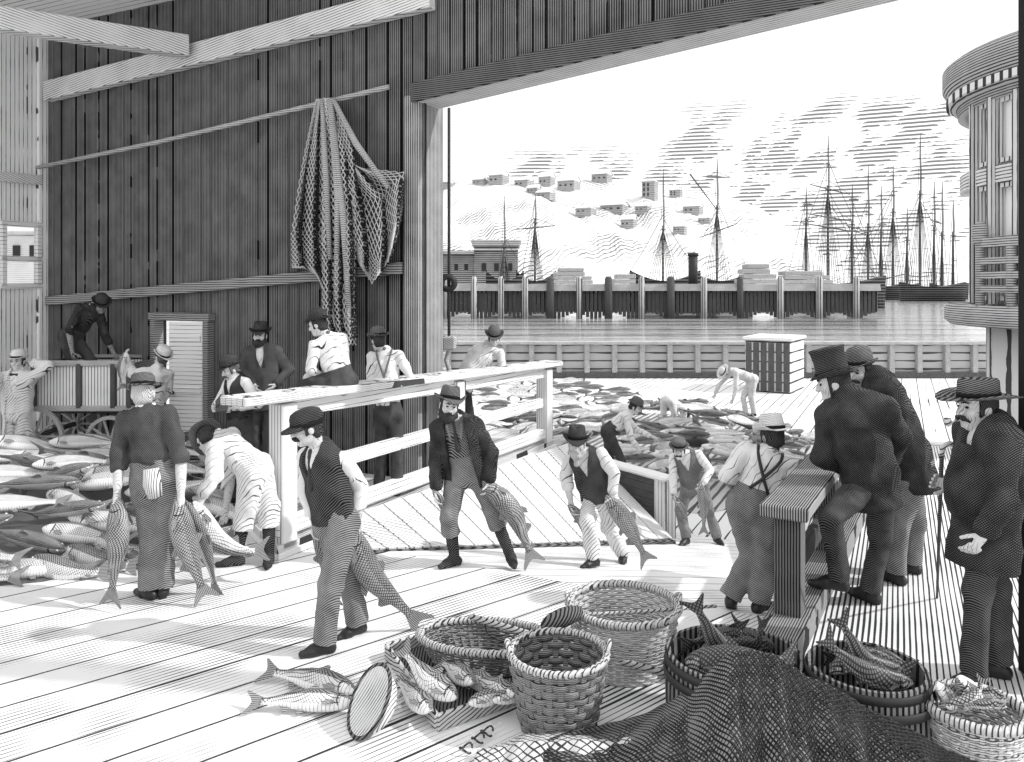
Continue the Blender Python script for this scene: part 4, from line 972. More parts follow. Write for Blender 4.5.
PEO['stoop'] = person('man in white shirt and dark trousers stooping behind the board bulkhead', dict(
    g=-.95, d=13.4, aL=(614, 492), aR=(624, 492), kL=(610, 460), kR=(621, 460), pv=(609, 431), nk=(628, 415, 0), hd=(635, 407, 0), yaw=72, hyaw=70, hpit=30, tL=70, tR=70,
    eL=(637, 430, -1), wL=(653, 437, 0), eR=(630, 434, -1), wR=(636, 446, 0), k=.95,
    wear=dict(shirt=C_white, trousers=C_dark2), hat=('bowler', F_dark), brim=1.2, slL=.8))
PEO['far'] = person('white shirted man bent double among the fish on the scow deck', dict(
    g=-.75, d=18.3, aL=(664, 431), aR=(675, 431), kL=(663, 417), kR=(676, 417), pv=(668, 401), nk=(680, 408, 1), hd=(684, 413), yaw=120, hyaw=120, hpit=70, tL=120, tR=120,
    eL=(677, 416, 0), wL=(680, 424, 0), eR=(684, 416, 0), wR=(686, 424, 0), k=.95,
    wear=dict(shirt=C_white, trousers=C_trW), hat=('bowler', F_dark)))
PEO['fork'] = person('man in pale clothes and round straw hat bending by the far deck box', dict(
    g=-.75, d=20.4, aL=(754, 413), aR=(746, 414), kL=(751, 397), kR=(743, 398), pv=(752, 379), nk=(732, 371, 0), hd=(724, 373, -1), yaw=-80, hyaw=-60, hpit=60, tL=-80, tR=-80,
    eL=(736, 388, -1), wL=(733, 399, 0), eR=(719, 385, 1), wR=(715, 394, 0), k=1.0,
    wear=dict(shirt=C_pale, trousers=C_pale), hat=('straw', F_pale), brim=1.2))
# things the people hold
pp = PEO['pipe']; HP = pp['HP']
pb = MB(); m0 = HP(.012, .105, -.058); bw_ = m0+pp['hy']*.085-pp['hz']*.012
pb.tube(spline([m0, m0+pp['hy']*.045-pp['hz']*.008, bw_-pp['hz']*.022], 8), .006, 7)
pb.lathe([(.010, -.022), (.018, -.016), (.021, .01), (.019, .026), (.013, .026), (.012, 0)], 14, bw_, (pp['hx'], pp['hy'], pp['hz'])); tag(pb.build('tobacco_pipe', M_wood, smooth=True, loc=bw_), "short curved tobacco pipe in the stout man's mouth", 'pipe')
hc = pp['wr']['R']+nrm(pp['wr']['R']-pp['el']['R'])*.085*1.04
ctp = hc+A(.02, -.02, .16); cbt = onz(937, 598, .3); 
cb = MB(); cb.tube([cbt, cbt*.5+ctp*.5, ctp], [.008, .011, .013], 8); cn = thing('walking_cane', 'slim dark walking cane with bent handle held by the stout man', 'cane', cbt); cb.build('shaft', M_woodD, cn, True)
cb = MB(); cb.tube(spline([ctp, ctp+A(.01, 0, .05), ctp+A(.05, 0, .075), ctp+A(.09, 0, .045), ctp+A(.09, 0, .0)], 16), .014, 8); cb.build('handle', M_wood, cn, True)
rd = PEO['reader']; bc = (rd['wr']['L']+rd['wr']['R'])/2+rd['F']*.07+ZV*.05
bk = thing('open_book', 'open dark book in the hands of the reading man', 'book', bc)
for s_ in (-1, 1):
    bx_ = nrm(rd['L']*s_+rd['F']*-.25+ZV*.1); by_ = nrm(ZV*.8-rd['F']*.6); by_ = nrm(by_-np.dot(by_, bx_)*bx_); bz_ = np.cross(bx_, by_)
    m_ = MB(); m_.box(bc+bx_*.07, .14, .2, .012, (bx_, by_, bz_), .003); m_.build('cover', M_woodD, bk)
    m_ = MB(); m_.box(bc+bx_*.068-rd['F']*.010, .125, .18, .012, (bx_, by_, bz_), .003); m_.build('pages', M_white, bk)
# ------------------------------------------------------------------ fish
FB = mat('fish_back_scales', .38, .03, [('X', rz(45), 58, .40, .5, .008, 6), ('X', rz(-45), 58, .34, .5, .008, 6)], .5, 'UV', .35)
FS = mat('fish_flank_scales', .72, .05, [('X', rz(45), 54, .20, .5, .008, 5), ('X', rz(-45), 54, .16, .5, .008, 5)], .45, 'UV', .4)
FL = mat('fish_pale_belly', .80, .12, [('X', (0, 0, 0), 40, .10, .4, .02, 4)], .45, 'UV', .4)
FF = mat('fish_fin_rays', .36, .03, [('Y', (0, 0, 0), 80, .4, .4, .01, 6)], .6, 'UV', .3)
FD = mat('dark_fish_scales', .15, .015, [('X', rz(45), 55, .5, .5, .01, 6), ('X', rz(-45), 55, .4, .5, .01, 6)], .45, 'UV', .4)
FS2 = mat('carried_fish_flank', .46, .03, [('X', rz(45), 54, .34, .6, .008, 5), ('X', rz(-45), 54, .28, .6, .008, 5)], .45, 'UV', .4)
PROF = [(0, .012), (.02, .03), (.05, .05), (.09, .068), (.14, .083), (.2, .097), (.28, .108), (.37, .114), (.46, .112), (.55, .103), (.64, .089), (.72, .073), (.8, .056), (.88, .042), (.95, .036), (1.0, .038)]
def fish(name, pts, dorsal, fat=1.0, parts=True, dark=False, loc=None, flat=.62, ring=14):
    """pts: spine from snout to tail fin tip (3D); dorsal: direction of the back.  Returns the top-level object"""
    n = 64; sp = spline(pts, n); seg = [0]
    for i in range(n): seg.append(seg[-1]+np.linalg.norm(sp[i+1]-sp[i]))
    Lg = seg[-1]; BL = Lg*.86
    def at(s):
        s = min(max(s, 0), Lg); i = 0
        while i < n-1 and seg[i+1] < s: i += 1
        f = (s-seg[i])/max(seg[i+1]-seg[i], 1e-9); p = sp[i]+(sp[i+1]-sp[i])*f
        return p, nrm(sp[min(i+2, n)]-sp[max(i-1, 0)])
    def fr(s):
        p, t = at(s); d = A(*dorsal); d = nrm(d-np.dot(d, t)*t); return p, t, d, np.cross(t, d)
    loc = A(*loc) if loc is not None else (sp[0]+sp[-1])/2
    V = []; U = []; F = []; mi = []
    for j, (u, hh) in enumerate(PROF):
        p, t, d, l = fr(u*BL)
        for q in range(ring):
            a = 2*PI*q/ring; H = hh*Lg*fat; Wd = H*(flat if u < .8 else flat*.75)
            yy = math.cos(a); H2 = H*(1.0 if yy > 0 else 1.08)
            V.append(p+d*(H2*yy+.01*Lg*math.sin(PI*u))+l*Wd*math.sin(a)); U.append((u*BL, q/ring*H*6.0))
    m = len(PROF)
    for j in range(m-1):
        for q in range(ring):
            F.append((j*ring+q, j*ring+(q+1) % ring, (j+1)*ring+(q+1) % ring, (j+1)*ring+q))
            c = math.cos(2*PI*(q+.5)/ring); u = PROF[j][0]
            mi.append(0 if c > .35 else (2 if c < -.45 or u < .12 else 1))
    F += [tuple(range(ring))[::-1], tuple(range((m-1)*ring, m*ring))]; mi += [1, 1]
    if parts: root = thing(name, None, None, loc); org = root
    fins = []
    def fin(outl, th=.006):                     # outline [(s, h along dorsal)] flat fin with real thickness
        Vf = []; k = len(outl); Uf = []
        for sg in (-1, 1):
            for (s, h) in outl:
                p, t, d, l = fr(min(s, Lg)); ex = max(0, s-Lg); Vf.append(p+t*ex+d*h+l*sg*th*.5*Lg); Uf.append((s, h))
        Ff = [tuple(range(k))[::-1], tuple(range(k, 2*k))]+[(i, (i+1) % k, k+(i+1) % k, k+i) for i in range(k)]
        return Vf, Ff, Uf
    g = Lg*fat
    fins.append(('tail_fin', fin([(BL*.97, .036*g), (BL*1.05, .07*g), (Lg*1.0, .125*g), (Lg*1.02, .118*g), (Lg*.965, .04*g), (Lg*.95, 0), (Lg*.965, -.045*g), (Lg*1.02, -.128*g), (Lg*1.0, -.132*g), (BL*1.05, -.075*g), (BL*.97, -.036*g)])))
    fins.append(('dorsal_fin', fin([(BL*.40, .10*g), (BL*.43, .165*g), (BL*.47, .168*g), (BL*.53, .125*g), (BL*.56, .09*g)])))
    fins.append(('anal_fin', fin([(BL*.68, -.07*g), (BL*.72, -.125*g), (BL*.75, -.12*g), (BL*.80, -.05*g)])))
    fins.append(('pelvic_fin', fin([(BL*.50, -.10*g), (BL*.55, -.145*g), (BL*.60, -.14*g), (BL*.58, -.095*g)])))
    mats = [FD, FD, FB] if dark is True else ([FB, FS2, FS2] if dark == 'mid' else [FB, FS, FL])
    def setm(o):
        for x in mats[1:]: o.data.materials.append(x)
        o.data.polygons.foreach_set('material_index', mi+[0]*(len(o.data.polygons)-len(mi)))
    pect = []
    for sg in (-1, 1):
        p, t, d, l = fr(BL*.19); H = .09*g; o_ = p-d*H*.45+l*sg*H*flat*.92
        q = [o_+d*.012*g, o_+t*.06*g+l*sg*.022*g+d*.012*g, o_+t*.115*g+l*sg*.035*g-d*.03*g, o_+t*.08*g+l*sg*.025*g-d*.045*g, o_-d*.018*g]
        Vp = q+[x+l*sg*.006*g for x in q]; k = 5
        pect.append((Vp, [tuple(range(k))[::-1], tuple(range(k, 2*k))]+[(i, (i+1) % k, k+(i+1) % k, k+i) for i in range(k)], [(i*.03, i*.02) for i in range(10)]))
    if not parts:
        for _, (Vf, Ff, Uf) in fins[:2]:
            b0 = len(V); V += Vf; U += Uf; F += [tuple(i+b0 for i in f) for f in Ff]
        o = mkobj(name, V, F, mats[0], None, True, loc, None, U); setm(o); return o
    o = mkobj('body', V, F, mats[0], root, True, None, None, U); setm(o)
    for nm, (Vf, Ff, Uf) in fins: mkobj(nm, Vf, Ff, FD if dark is True else FF, root, False, None, None, Uf)
    for Vp, Fp, Up in pect: mkobj('pectoral_fin', Vp, Fp, FD if dark is True else FF, root, False, None, None, Up)
    for sg in (-1, 1):
        p, t, d, l = fr(BL*.065); H = .055*g; b = MB(); b.ball(p+d*H*.25+l*sg*H*flat*.93, .0135*g, .0135*g, .0135*g, None, 10, 6); b.build('eye', M_white if dark is not True else M_iron, root, True)
        b = MB(); b.ball(p+d*H*.25+l*sg*(H*flat*.93+.006*g), .0085*g, .0085*g, .0085*g, None, 8, 5); b.build('pupil', M_black, root, True)
    # gill cover: a raised curved plate edge
    for sg in (-1, 1):
        q = []
        for a in np.linspace(-1.0, 1.05, 9):
            s = BL*(.135+.03*math.cos(a*1.3)); p, t, d, l = fr(s); H = np.interp(s/BL, [x[0] for x in PROF], [x[1] for x in PROF])*g
            q.append(p+d*H*math.sin(a)*.85+l*sg*H*flat*math.cos(a*.95)*.99)
        b = MB(); b.tube(q, .006*g, 6); b.build('gill_edge', FD, root, True)
    return root
def lab(o, label, cat='fish', group=None): return tag(o, label, cat, group)
def held(key, sd, tailpx, label, fat=1.0, fwd=0.0, bend=.05, ground=None, dors=None):
    q = PEO[key]; w_ = q['wr'][sd]; hd_ = w_+nrm(w_-q['el'][sd])*.085
    if ground is not None: tl = onz(tailpx[0], tailpx[1], ground)
    else: tl = atdepth(tailpx[0], tailpx[1], hd_[1]+fwd)
    ax = nrm(tl-hd_); sn = hd_-ax*.10
    side = nrm(np.cross(ax, A(0, 1, 0))); mid = (sn+tl)/2-side*bend*-1
    o = fish('carried_fish', [sn, sn*.6+tl*.4+(mid-(sn+tl)/2), mid*.55+tl*.45, tl], dors if dors is not None else A(.5, -.5, .3)+side, fat, True, 'mid'); lab(o, label)
    return o
held('cap', 'L', (424, 626), 'large fish trailing from the left hand of the man in peaked cap', .80, bend=-.10, ground=.03, dors=A(.9, .3, .5))
held('cap', 'R', (332, 606), 'fish hanging behind the leg of the man in peaked cap', .9, fwd=.1, bend=.04, dors=A(-.9, -.3, .2))
held('two', 'L', (110, 605), 'big fish hanging at the left side of the man seen from behind', 1.1, fwd=-.12, bend=.03, dors=A(-.9, .4, 0))
held('two', 'R', (207, 600), 'big fish hanging at the right side of the man seen from behind', .98, fwd=-.05, bend=-.04, dors=A(.9, .3, .2))
o2 = None
w_ = PEO['two']['wr']['R']; h_ = w_+A(.03, .07, -.06)
lab(fish('carried_fish', [h_+A(-.03, .0, .05), h_*.6+P(218, 597, 6.75)*.4+A(.02, 0, 0), P(218, 597, 6.75)], A(.8, -.5, .3), .8), 'second, thinner fish hanging behind the right hand fish of the dark shirted man')
held('beard', 'L', (534, 564), 'fish dragged from the hand of the bearded man, tail on the floor at right', .95, bend=.09, ground=.04, dors=A(-.8, -.3, .1))
held('beard', 'R', (450, 550), 'narrow fish hanging at the far side of the bearded man in the coat', .7, fwd=.06, bend=.08, dors=A(-.9, 0, .2))
held('vest', 'L', (649, 563), 'fish dragged tail down by the stooping man in waistcoat and pale trousers', .95, fwd=.1, bend=.02, dors=A(.9, .2, .3))
held('vest', 'R', (588, 546), 'fish hanging from the right hand of the stooping man in waistcoat', .95, fwd=.05, bend=.05, dors=A(-.9, 0, .2))
held('slim', 'L', (704, 535), 'thin fish hanging from the hand on the hip of the striped man', .8, fwd=.0, bend=.02)
held('slim', 'R', (690, 534), 'very thin fish dangling from the lowered hand of the man in round hat', .55, fwd=.05, bend=.05)
rw = PEO['reach']['wr']['L']
lab(fish('carried_fish', [rw+A(-.02, -.02, .10), rw+A(-.06, -.03, -.18), rw+A(-.05, -.04, -.42)], A(-1, -.2, 0), 1.25), 'fish held up against the end of the hand cart by the reaching man')
bw2 = PEO['bend']['wr']['L']
lab(fish('carried_fish', [bw2+A(-.05, -.03, .02), bw2+A(.14, -.06, -.28), bw2+A(.42, -.02, -.42), bw2+A(.60, .0, -.40)], A(-.6, -.4, -.6), 1.0), 'curved dark fish being dragged from the heap by the bending man', 'fish')
# prototypes for the heaps: lying along X, back towards +Y, flank up
def proto(bend, parts, fat, dark=False):
    Lf = 1.0; pts = [A(-.5, 0, 0), A(-.17, bend*.8, .0), A(.17, bend, .0), A(.5, -bend*.3, .0)]
    return fish('heap_fish', pts, A(0, .75, .5), fat, parts, dark, loc=(0, 0, 0), flat=.66, ring=12)
TOP = {}
def heap(protos, spots, label, group, Hf, thick=.075):
    """fish laid one after another on what already lies there"""
    out = []; used = set(); g = .06
    def top(x, y):
        key = (round(x/g), round(y/g)); return max(TOP.get(key, -9), Hf(x, y))
    for (x, y, yaw, sc_, v, lift) in spots:
        if v not in used: o = protos[v]; used.add(v)
        else: o = copytree(protos[v])
        c, s = math.cos(yaw), math.sin(yaw); us = np.linspace(-.42, .30, 7)*sc_
        zz = np.array([max(top(x+c*u-s*q, y+s*u+c*q) for q in (-.06*sc_, 0, .06*sc_)) for u in us])
        A_ = np.polyfit(us, zz, 1); sl = max(-.45, min(.45, A_[0])); res = zz-sl*us; z0 = float(np.percentile(res, 70))+thick*sc_
        pit = -math.atan(sl)
        Mx = Matrix.Translation((x, y, z0)) @ Matrix.Rotation(yaw, 4, 'Z') @ Matrix.Rotation(pit, 4, 'Y') @ Matrix.Rotation(random.uniform(-.3, .3), 4, 'X') @ Matrix.Scale(sc_, 4)
        o.matrix_world = Mx
        for u in np.linspace(-.5, .42, 20)*sc_:
            hw = .085*sc_*math.sqrt(max(.05, 1-((u/sc_+.12)/.55)**2)); k_ = max(.2, 1-((u/sc_+.12)/.55)**2)
            for q in np.linspace(-hw, hw, 5):
                key = (round((x+c*u-s*q)/g), round((y+s*u+c*q)/g)); zt_ = z0+sl*u+thick*sc_*k_*.8
                if TOP.get(key, -9) < zt_: TOP[key] = zt_
        lab(o, label, 'fish', group); out.append(o)
    for i, o in enumerate(protos):
        if i not in used:
            for ch in list(o.children): bpy.data.objects.remove(ch)
            bpy.data.objects.remove(o)
    return out
def mesa(cx, cy, rx, ry, h, base=0.0, pw=1.0):
    def f(x, y):
        r = ((x-cx)/rx)**2+((y-cy)/ry)**2; return base+h*max(0, 1-r)**pw
    return f
# heap at the left
H1 = mesa(-5.15, 9.5, 2.2, 2.4, .42, 0, .8)
P1_ = [proto(.03, True, 1.0), proto(-.05, True, .95), proto(.0, True, 1.05), proto(.08, True, .9)]
spots = []
for j in range(13):
    y = 6.85+j*.36; yy = (y-9.35)/2.65
    hw = 2.35*math.sqrt(max(0, 1-yy*yy))
    x = -5.15-hw+random.uniform(0, .3)
    while x < -5.15+hw+.05:
        px = 512+FOC*x/y; jit = random.uniform(-.12, .12)
        if px > -45 and y < 10.9 and not (px < 36 and y > 10.3):
            yaw = random.choice([0, 0, PI])+random.uniform(-.45, .45)
            spots.append((x, y+jit, yaw, random.uniform(.84, 1.06), random.randrange(4), .085+random.uniform(0, .05)))
        x += random.uniform(.48, .66)
pj_ = PEO['two']['t'].location
spots = [s for s in spots if not (abs(s[0]-pj_[0]) < .62 and abs(s[1]-pj_[1]) < .45) and not (abs(s[0]+2.45) < .75 and abs(s[1]-7.45) < .5)]
spots.sort(key=lambda s: H1(s[0], s[1])); heap(P1_, spots, 'silvery fish lying in the big heap on the shed floor at the left', 'fish in the heap by the hand cart', H1)
# a few set apart at the front of the heap
for (x0, y0, x1, y1, d0_, d1_, fat, lb) in (
        (30, 562, 112, 574, 7.25, 7.05, .9, 'fish at the heap front edge, white head at the far left end'),
        (66, 548, 140, 566, 7.5, 7.2, .9, 'fish at the heap front, head up and tail down by the left hand carried fish'),
        (86, 534, 150, 548, 7.8, 7.5, .95, 'fish on the front slope of the left heap with its pale head uppermost')):
    a_, c_ = P(x0, y0, d0_), P(x1, y1, d1_); a_[2] = max(a_[2], .12); c_[2] = max(c_[2], .08)
    lab(fish('heap_fish', [a_, a_*.5+c_*.5+A(0, -.05, -.04), c_], A(.2, .5, .8), fat*1.1), lb)
# catch spread over the scow deck
h2a, h2b, h2c = mesa(3.1, 17.2, 3.6, 4.2, .5, 0, 1.0), mesa(1.6, 14.6, 2.6, 2.2, .15, 0, 1), mesa(4.2, 20.0, 2.4, 3.0, .3, 0, 1)
H2 = lambda x, y: DZ+h2a(x, y)+h2b(x, y)+h2c(x, y)
P2_ = [proto(.03, False, 1.05), proto(-.05, False, 1.0), proto(.0, False, 1.15), proto(.06, False, 1.1), proto(-.02, False, 1.2, True)]
def mp_px(x, y): return 512+FOC*x/y, HOR+FOC*(EYE-H2(x, y))/y
spots = []; y = 13.7
while y < 30:
    lo = (446-512)*y/FOC if y > 19 else ((500-512)*y/FOC if y > 16.5 else (632-512)*y/FOC*.9)
    hi = np.interp(y, [13.7, 15, 17, 20, 22, 25, 30], [(800-512)*13.7/FOC, (815-512)*15/FOC, (800-512)*17/FOC, (790-512)*20/FOC, (700-512)*22/FOC, (640-512)*25/FOC, (585-512)*30/FOC])
    x = lo+random.uniform(0, .5)
    while x < hi:
        px, py = mp_px(x, y)
        spots.append((x, y+random.uniform(-.16, .16), random.choice([0, PI])+random.uniform(-.5, .5), random.uniform(.85, 1.15), random.choice([0, 1, 2, 3, 0, 1, 2, 3, 4]), .10+random.uniform(0, .06)))
        x += random.uniform(.78, 1.05)*(1 if y < 22 else 1.25)
    y += .42 if y < 17 else (.55 if y < 22 else .95)
for (px, py) in ((835, 432), (862, 437), (846, 428), (823, 440), (872, 444), (770, 372+60)):
    q = onz(px, py, DZ); spots.append((q[0], q[1], random.uniform(-.3, .3), 1.0, 2, .10))
def clear(s):
    for kx in ('stoop', 'far', 'fork', 'slim', 'vest'):
        p = PEO[kx]['t'].location
        if abs(s[0]-p[0]) < .65 and abs(s[1]-p[1]) < .42: return False
    return True
spots = [s for s in spots if clear(s)]
random.shuffle(spots); spots = sorted(spots[:290], key=lambda s: H2(s[0], s[1])); print('scow fish', len(spots))
heap(P2_, spots, 'fish among the catch spread over the scow deck beyond the railing', 'catch spread on the scow deck', H2)
# ------------------------------------------------------------------ foreground
M_wick = mat('brown_wicker', .30, .03, [('Z', (0, 0, 0), 95, .35, .4, .01, 5)], .85)
M_wickL = mat('pale_wicker', .66, .06, [('Z', (0, 0, 0), 80, .25, .4, .01, 5)], .85)
M_rim = mat('wicker_rim', .55, .05, [('X', rz(40), 45, .3, .4, .01, 5)], .85)
def basket(label, c, rb, rt, h, rows, ns, mw, sx=1.0, sy=1.0, ang=0.0, lean=None, weave=.010, handles=True, gap=.82, rimr=.016):
    t = thing('wicker_basket', label, 'basket', c)
    X, Y = rot(A(1, 0, 0), ZV, ang), rot(A(0, 1, 0), ZV, ang); ax = (X, Y, ZV)
    if lean: ax = tuple(rot(v, A(*lean[0]), lean[1]) for v in ax)
    Z = ax[2]; b = MB(); dz = h/rows
    R = lambda z: rb+(rt-rb)*(z/h)**.8
    n = ns*4
    for j in range(rows):
        z0, z1 = dz*(j+(1-gap)/2), dz*(j+1-(1-gap)/2); ph = PI*(j % 2)
        wpf = lambda q, r, a, ph=ph: A(q[0]*(1+weave*math.sin(a*ns/2+ph)/max(r, .01)), q[1]*(1+weave*math.sin(a*ns/2+ph)/max(r, .01)), q[2])
        b.lathe([(R(z0)-.004, z0), (R(z0)+.004, z0+.003), (R(z1)+.004, z1-.003), (R(z1)-.004, z1)], n, c, ax, sx, sy, wpf, close=True)
    b.build('woven_wall', mw, t, True)
    b = MB()
    for i in range(ns):
        a = 2*PI*(i+.5)/ns; u = A(math.cos(a)*sx, math.sin(a)*sy, 0); u = A(*u); 
        pts = [c+ax[0]*(R(z)*u[0])+ax[1]*(R(z)*u[1])+Z*z for z in (0, h*.5, h)]
        tg = nrm(-ax[0]*u[1]/max(sy, .1)+ax[1]*u[0]/max(sx, .1)); wd = 2*PI*rb*(sx+sy)/2/ns*.62
        for q in (0, 1):
            d = nrm(pts[q+1]-pts[q]); b.box((pts[q]+pts[q+1])/2, wd, .006, np.linalg.norm(pts[q+1]-pts[q]), (tg, nrm(np.cross(d, tg)), d))
    b.build('stakes', mw, t)
    b = MB(); b.lathe([(.001, 0), (rb, 0), (rb, .012), (.001, .012)], 32, c, ax, sx, sy); b.build('bottom', mw, t)
    for k_ in (0, 1):
        b = MB(); q = []
        for i in range(121):
            a = 2*PI*i/120; rr_ = rt+.010*math.cos(a*20+k_*PI); q.append(c+ax[0]*(rr_*math.cos(a)*sx)+ax[1]*(rr_*math.sin(a)*sy)+Z*(h+.012+.008*math.sin(a*20+k_*PI)))
        b.tube(q, rimr, 6); b.build('rim_cord', M_rim, t, True)
    if handles:
        for s_ in (-1, 1):
            b = MB(); q = []
            for a in np.linspace(-.20, .20, 11):
                f = 1-(a/.20)**2; q.append(c+ax[0]*s_*(rt*math.cos(a)*sx+.02*f)+ax[1]*(rt*math.sin(a)*sy)*1.0+Z*(h+.01+.065*f**.6))
            b.tube(q, .014, 7); b.build('handle', M_rim, t, True)
    return t
b1 = A(.272, 4.73, 0); basket('tall basket of coarse square weave, empty, at the front centre', b1, .215, .285, .42, 9, 26, M_wick, weave=.010, gap=.9)
b2 = A(.76, 5.47, 0); basket('pale round basket with thick twisted rim standing behind the coarse weave basket', b2, .30, .37, .41, 16, 40, M_wickL, weave=.007, rimr=.022)
b3 = A(-.18, 5.44, .03); basket('long shallow oval basket lying empty behind the tray of fish', b3, .35, .46, .17, 8, 40, M_wick, 1.0, .56, math.radians(-12), ((0, 1, 0), -.02), .006, False, rimr=.022)
b4 = A(2.31, 4.0, .02); basket('small round basket full of fish at the right edge beside the dark barrel', b4, .185, .225, .46, 16, 34, M_wickL, weave=.006, handles=False, rimr=.020)
# fish tray
e1, e2 = nrm(A(.545, .36, 0)), nrm(A(-.48, 1.0, 0)); c0 = A(-.435, 4.66, 0); w1, w2, hh = .80, 1.02, .10
cc = c0+e1*w1/2+e2*w2/2
tr = thing('fish_tray', 'shallow wooden tray heaped with fish in front of the oval basket', 'tray', cc)
e3 = nrm(np.cross(np.cross(e1, e2), e1)); e3 = e3 if np.dot(e3, e2) > 0 else -e3
def shear_box(p, q, th, h, nm):
    b = MB(); b.beam(p+ZV*h/2, q+ZV*h/2, th, h, bev=.005); b.build(nm, M_wood, tr)
shear_box(c0, c0+e1*w1, .03, hh, 'side_board'); shear_box(c0+e2*w2, c0+e1*w1+e2*w2, .03, hh, 'side_board'); shear_box(c0, c0+e2*w2, .03, hh, 'side_board'); shear_box(c0+e1*w1, c0+e1*w1+e2*w2, .03, hh, 'side_board')
b = MB(); b.prism([c0+ZV*.005, c0+e1*w1+ZV*.005, c0+e1*w1+e2*w2+ZV*.005, c0+e2*w2+ZV*.005], A(0, 0, .02)); b.build('bottom', M_woodD, tr)
def tf(x0, y0, x1, y1, za, zb, lb, fat=1.0, mid=.02, dors=(0, .6, .6)):
    a_, c_ = onz(x0, y0, za), onz(x1, y1, zb); lab(fish('tray_fish', [a_, (a_+c_)/2+ZV*mid, c_], dors, fat), lb)
tf(457, 698, 400, 645, .16, .36, 'large scaly fish on top of the tray, tail lifted to the left', 1.25, -.05, (.8, .3, .5))
tf(430, 711, 396, 677, .13, .09, 'fish at the front left corner of the tray, head at the corner', 1.1, .0, (.6, .5, .5))
tf(473, 683, 440, 660, .16, .12, 'fish in the tray with round head beside the large top fish', 1.2, .0, (.5, .6, .5))
tf(496, 688, 452, 668, .13, .1, 'fish in the tray lying under the oval basket rim, head to the right', 1.2, .0, (.2, .6, .6))
tf(468, 703, 520, 690, .13, .12, 'fish lying along the front board of the tray, head to the left', 1.15, .0, (.1, .7, .6))
tf(492, 700, 540, 690, .15, .12, 'fish in the tray corner next to the coarse weave basket', 1.1, .0, (.1, .7, .6))
tf(515, 694, 470, 676, .17, .13, 'small fish on the tray with head against the coarse weave basket', 1.1, .0, (.1, .7, .6))
# fish on the floor
for (x0, y0, x1, y1, lb) in ((355, 691, 262, 670, 'upper of two fish lying on the floor left of the round dish'), (353, 702, 246, 702, 'lower of two fish lying on the floor left of the round dish')):
    a_, c_ = onz(x0, y0, .07), onz(x1, y1, .06); lab(fish('floor_fish', [a_, (a_+c_)/2+A(.0, .02, .0), c_], A(.1, .9, .5), .95), lb)
a_, c_ = onz(352, 690, .05), onz(330, 712, .04)
# round dish leaning on the tray
dn = nrm(A(-.74, -.42, .52)); dx = nrm(np.cross(ZV, dn)); dy = np.cross(dn, dx); dc_ = P(371, 701, 4.68)
ds = thing('round_dish', 'round shallow wooden dish leaning on its edge against the fish tray', 'dish', A(dc_[0], dc_[1], 0))
b = MB(); b.lathe([(.001, -.125), (.09, -.118), (.15, -.075), (.195, .0), (.203, .012), (.188, .014), (.138, -.062), (.085, -.098), (.001, -.103)], 36, dc_, (dx, dy, dn)); b.build('bowl', mat('turned_wood', .72, .06, [('Z', (.4, 1.0, 0), 70, .22, .8, .02, 5)]), ds, True)
b = MB(); q = [dc_+dx*.2*math.cos(a)+dy*.2*math.sin(a)+dn*.012 for a in np.linspace(0, 2*PI, 41)]; b.tube(q, .012, 6); b.build('rim', M_woodD, ds, True)
# shoulder pole, scoop
pa, pb_ = P(471, 617, 5.62), P(683, 679, 4.98)
sp_ = thing('carrying_pole', 'long straight wooden pole lying across the oval basket behind the front baskets', 'pole', pa)
b = MB(); b.tube([pa, (pa+pb_)/2, pb_], .022, 9); b.build('shaft', M_wood, sp_, True)
b = MB(); q0_ = pa*.93+pb_*.07; b.tube(spline([q0_+ZV*.02, q0_+A(.02, 0, -.08), q0_+A(.10, .0, -.13), q0_+A(.16, .05, -.17)], 10), .007, 6); b.build('cord_loop', M_rope, sp_, True)
sc0 = P(562, 618, 5.22)
sk = thing('wooden_scoop', 'dark wooden scoop with thin handle resting on the rim of the pale basket', 'scoop', sc0)
b = MB(); b.ball(sc0, .15, .09, .055, (nrm(A(.9, .2, .25)), nrm(A(-.2, .98, 0)), ZV), 18, 10); b.build('blade', M_woodD, sk, True)
b = MB(); b.tube([sc0+A(.08, 0, .02), P(640, 612, 5.45), P(716, 606, 5.6)], .012, 7); b.build('handle', M_wood, sk, True)
b = MB(); b.tube(spline([sc0+A(-.1, 0, .0), sc0+A(-.13, -.02, -.05), sc0+A(-.10, -.04, -.10)], 8), .008, 6); b.build('cord', M_rope, sk, True)
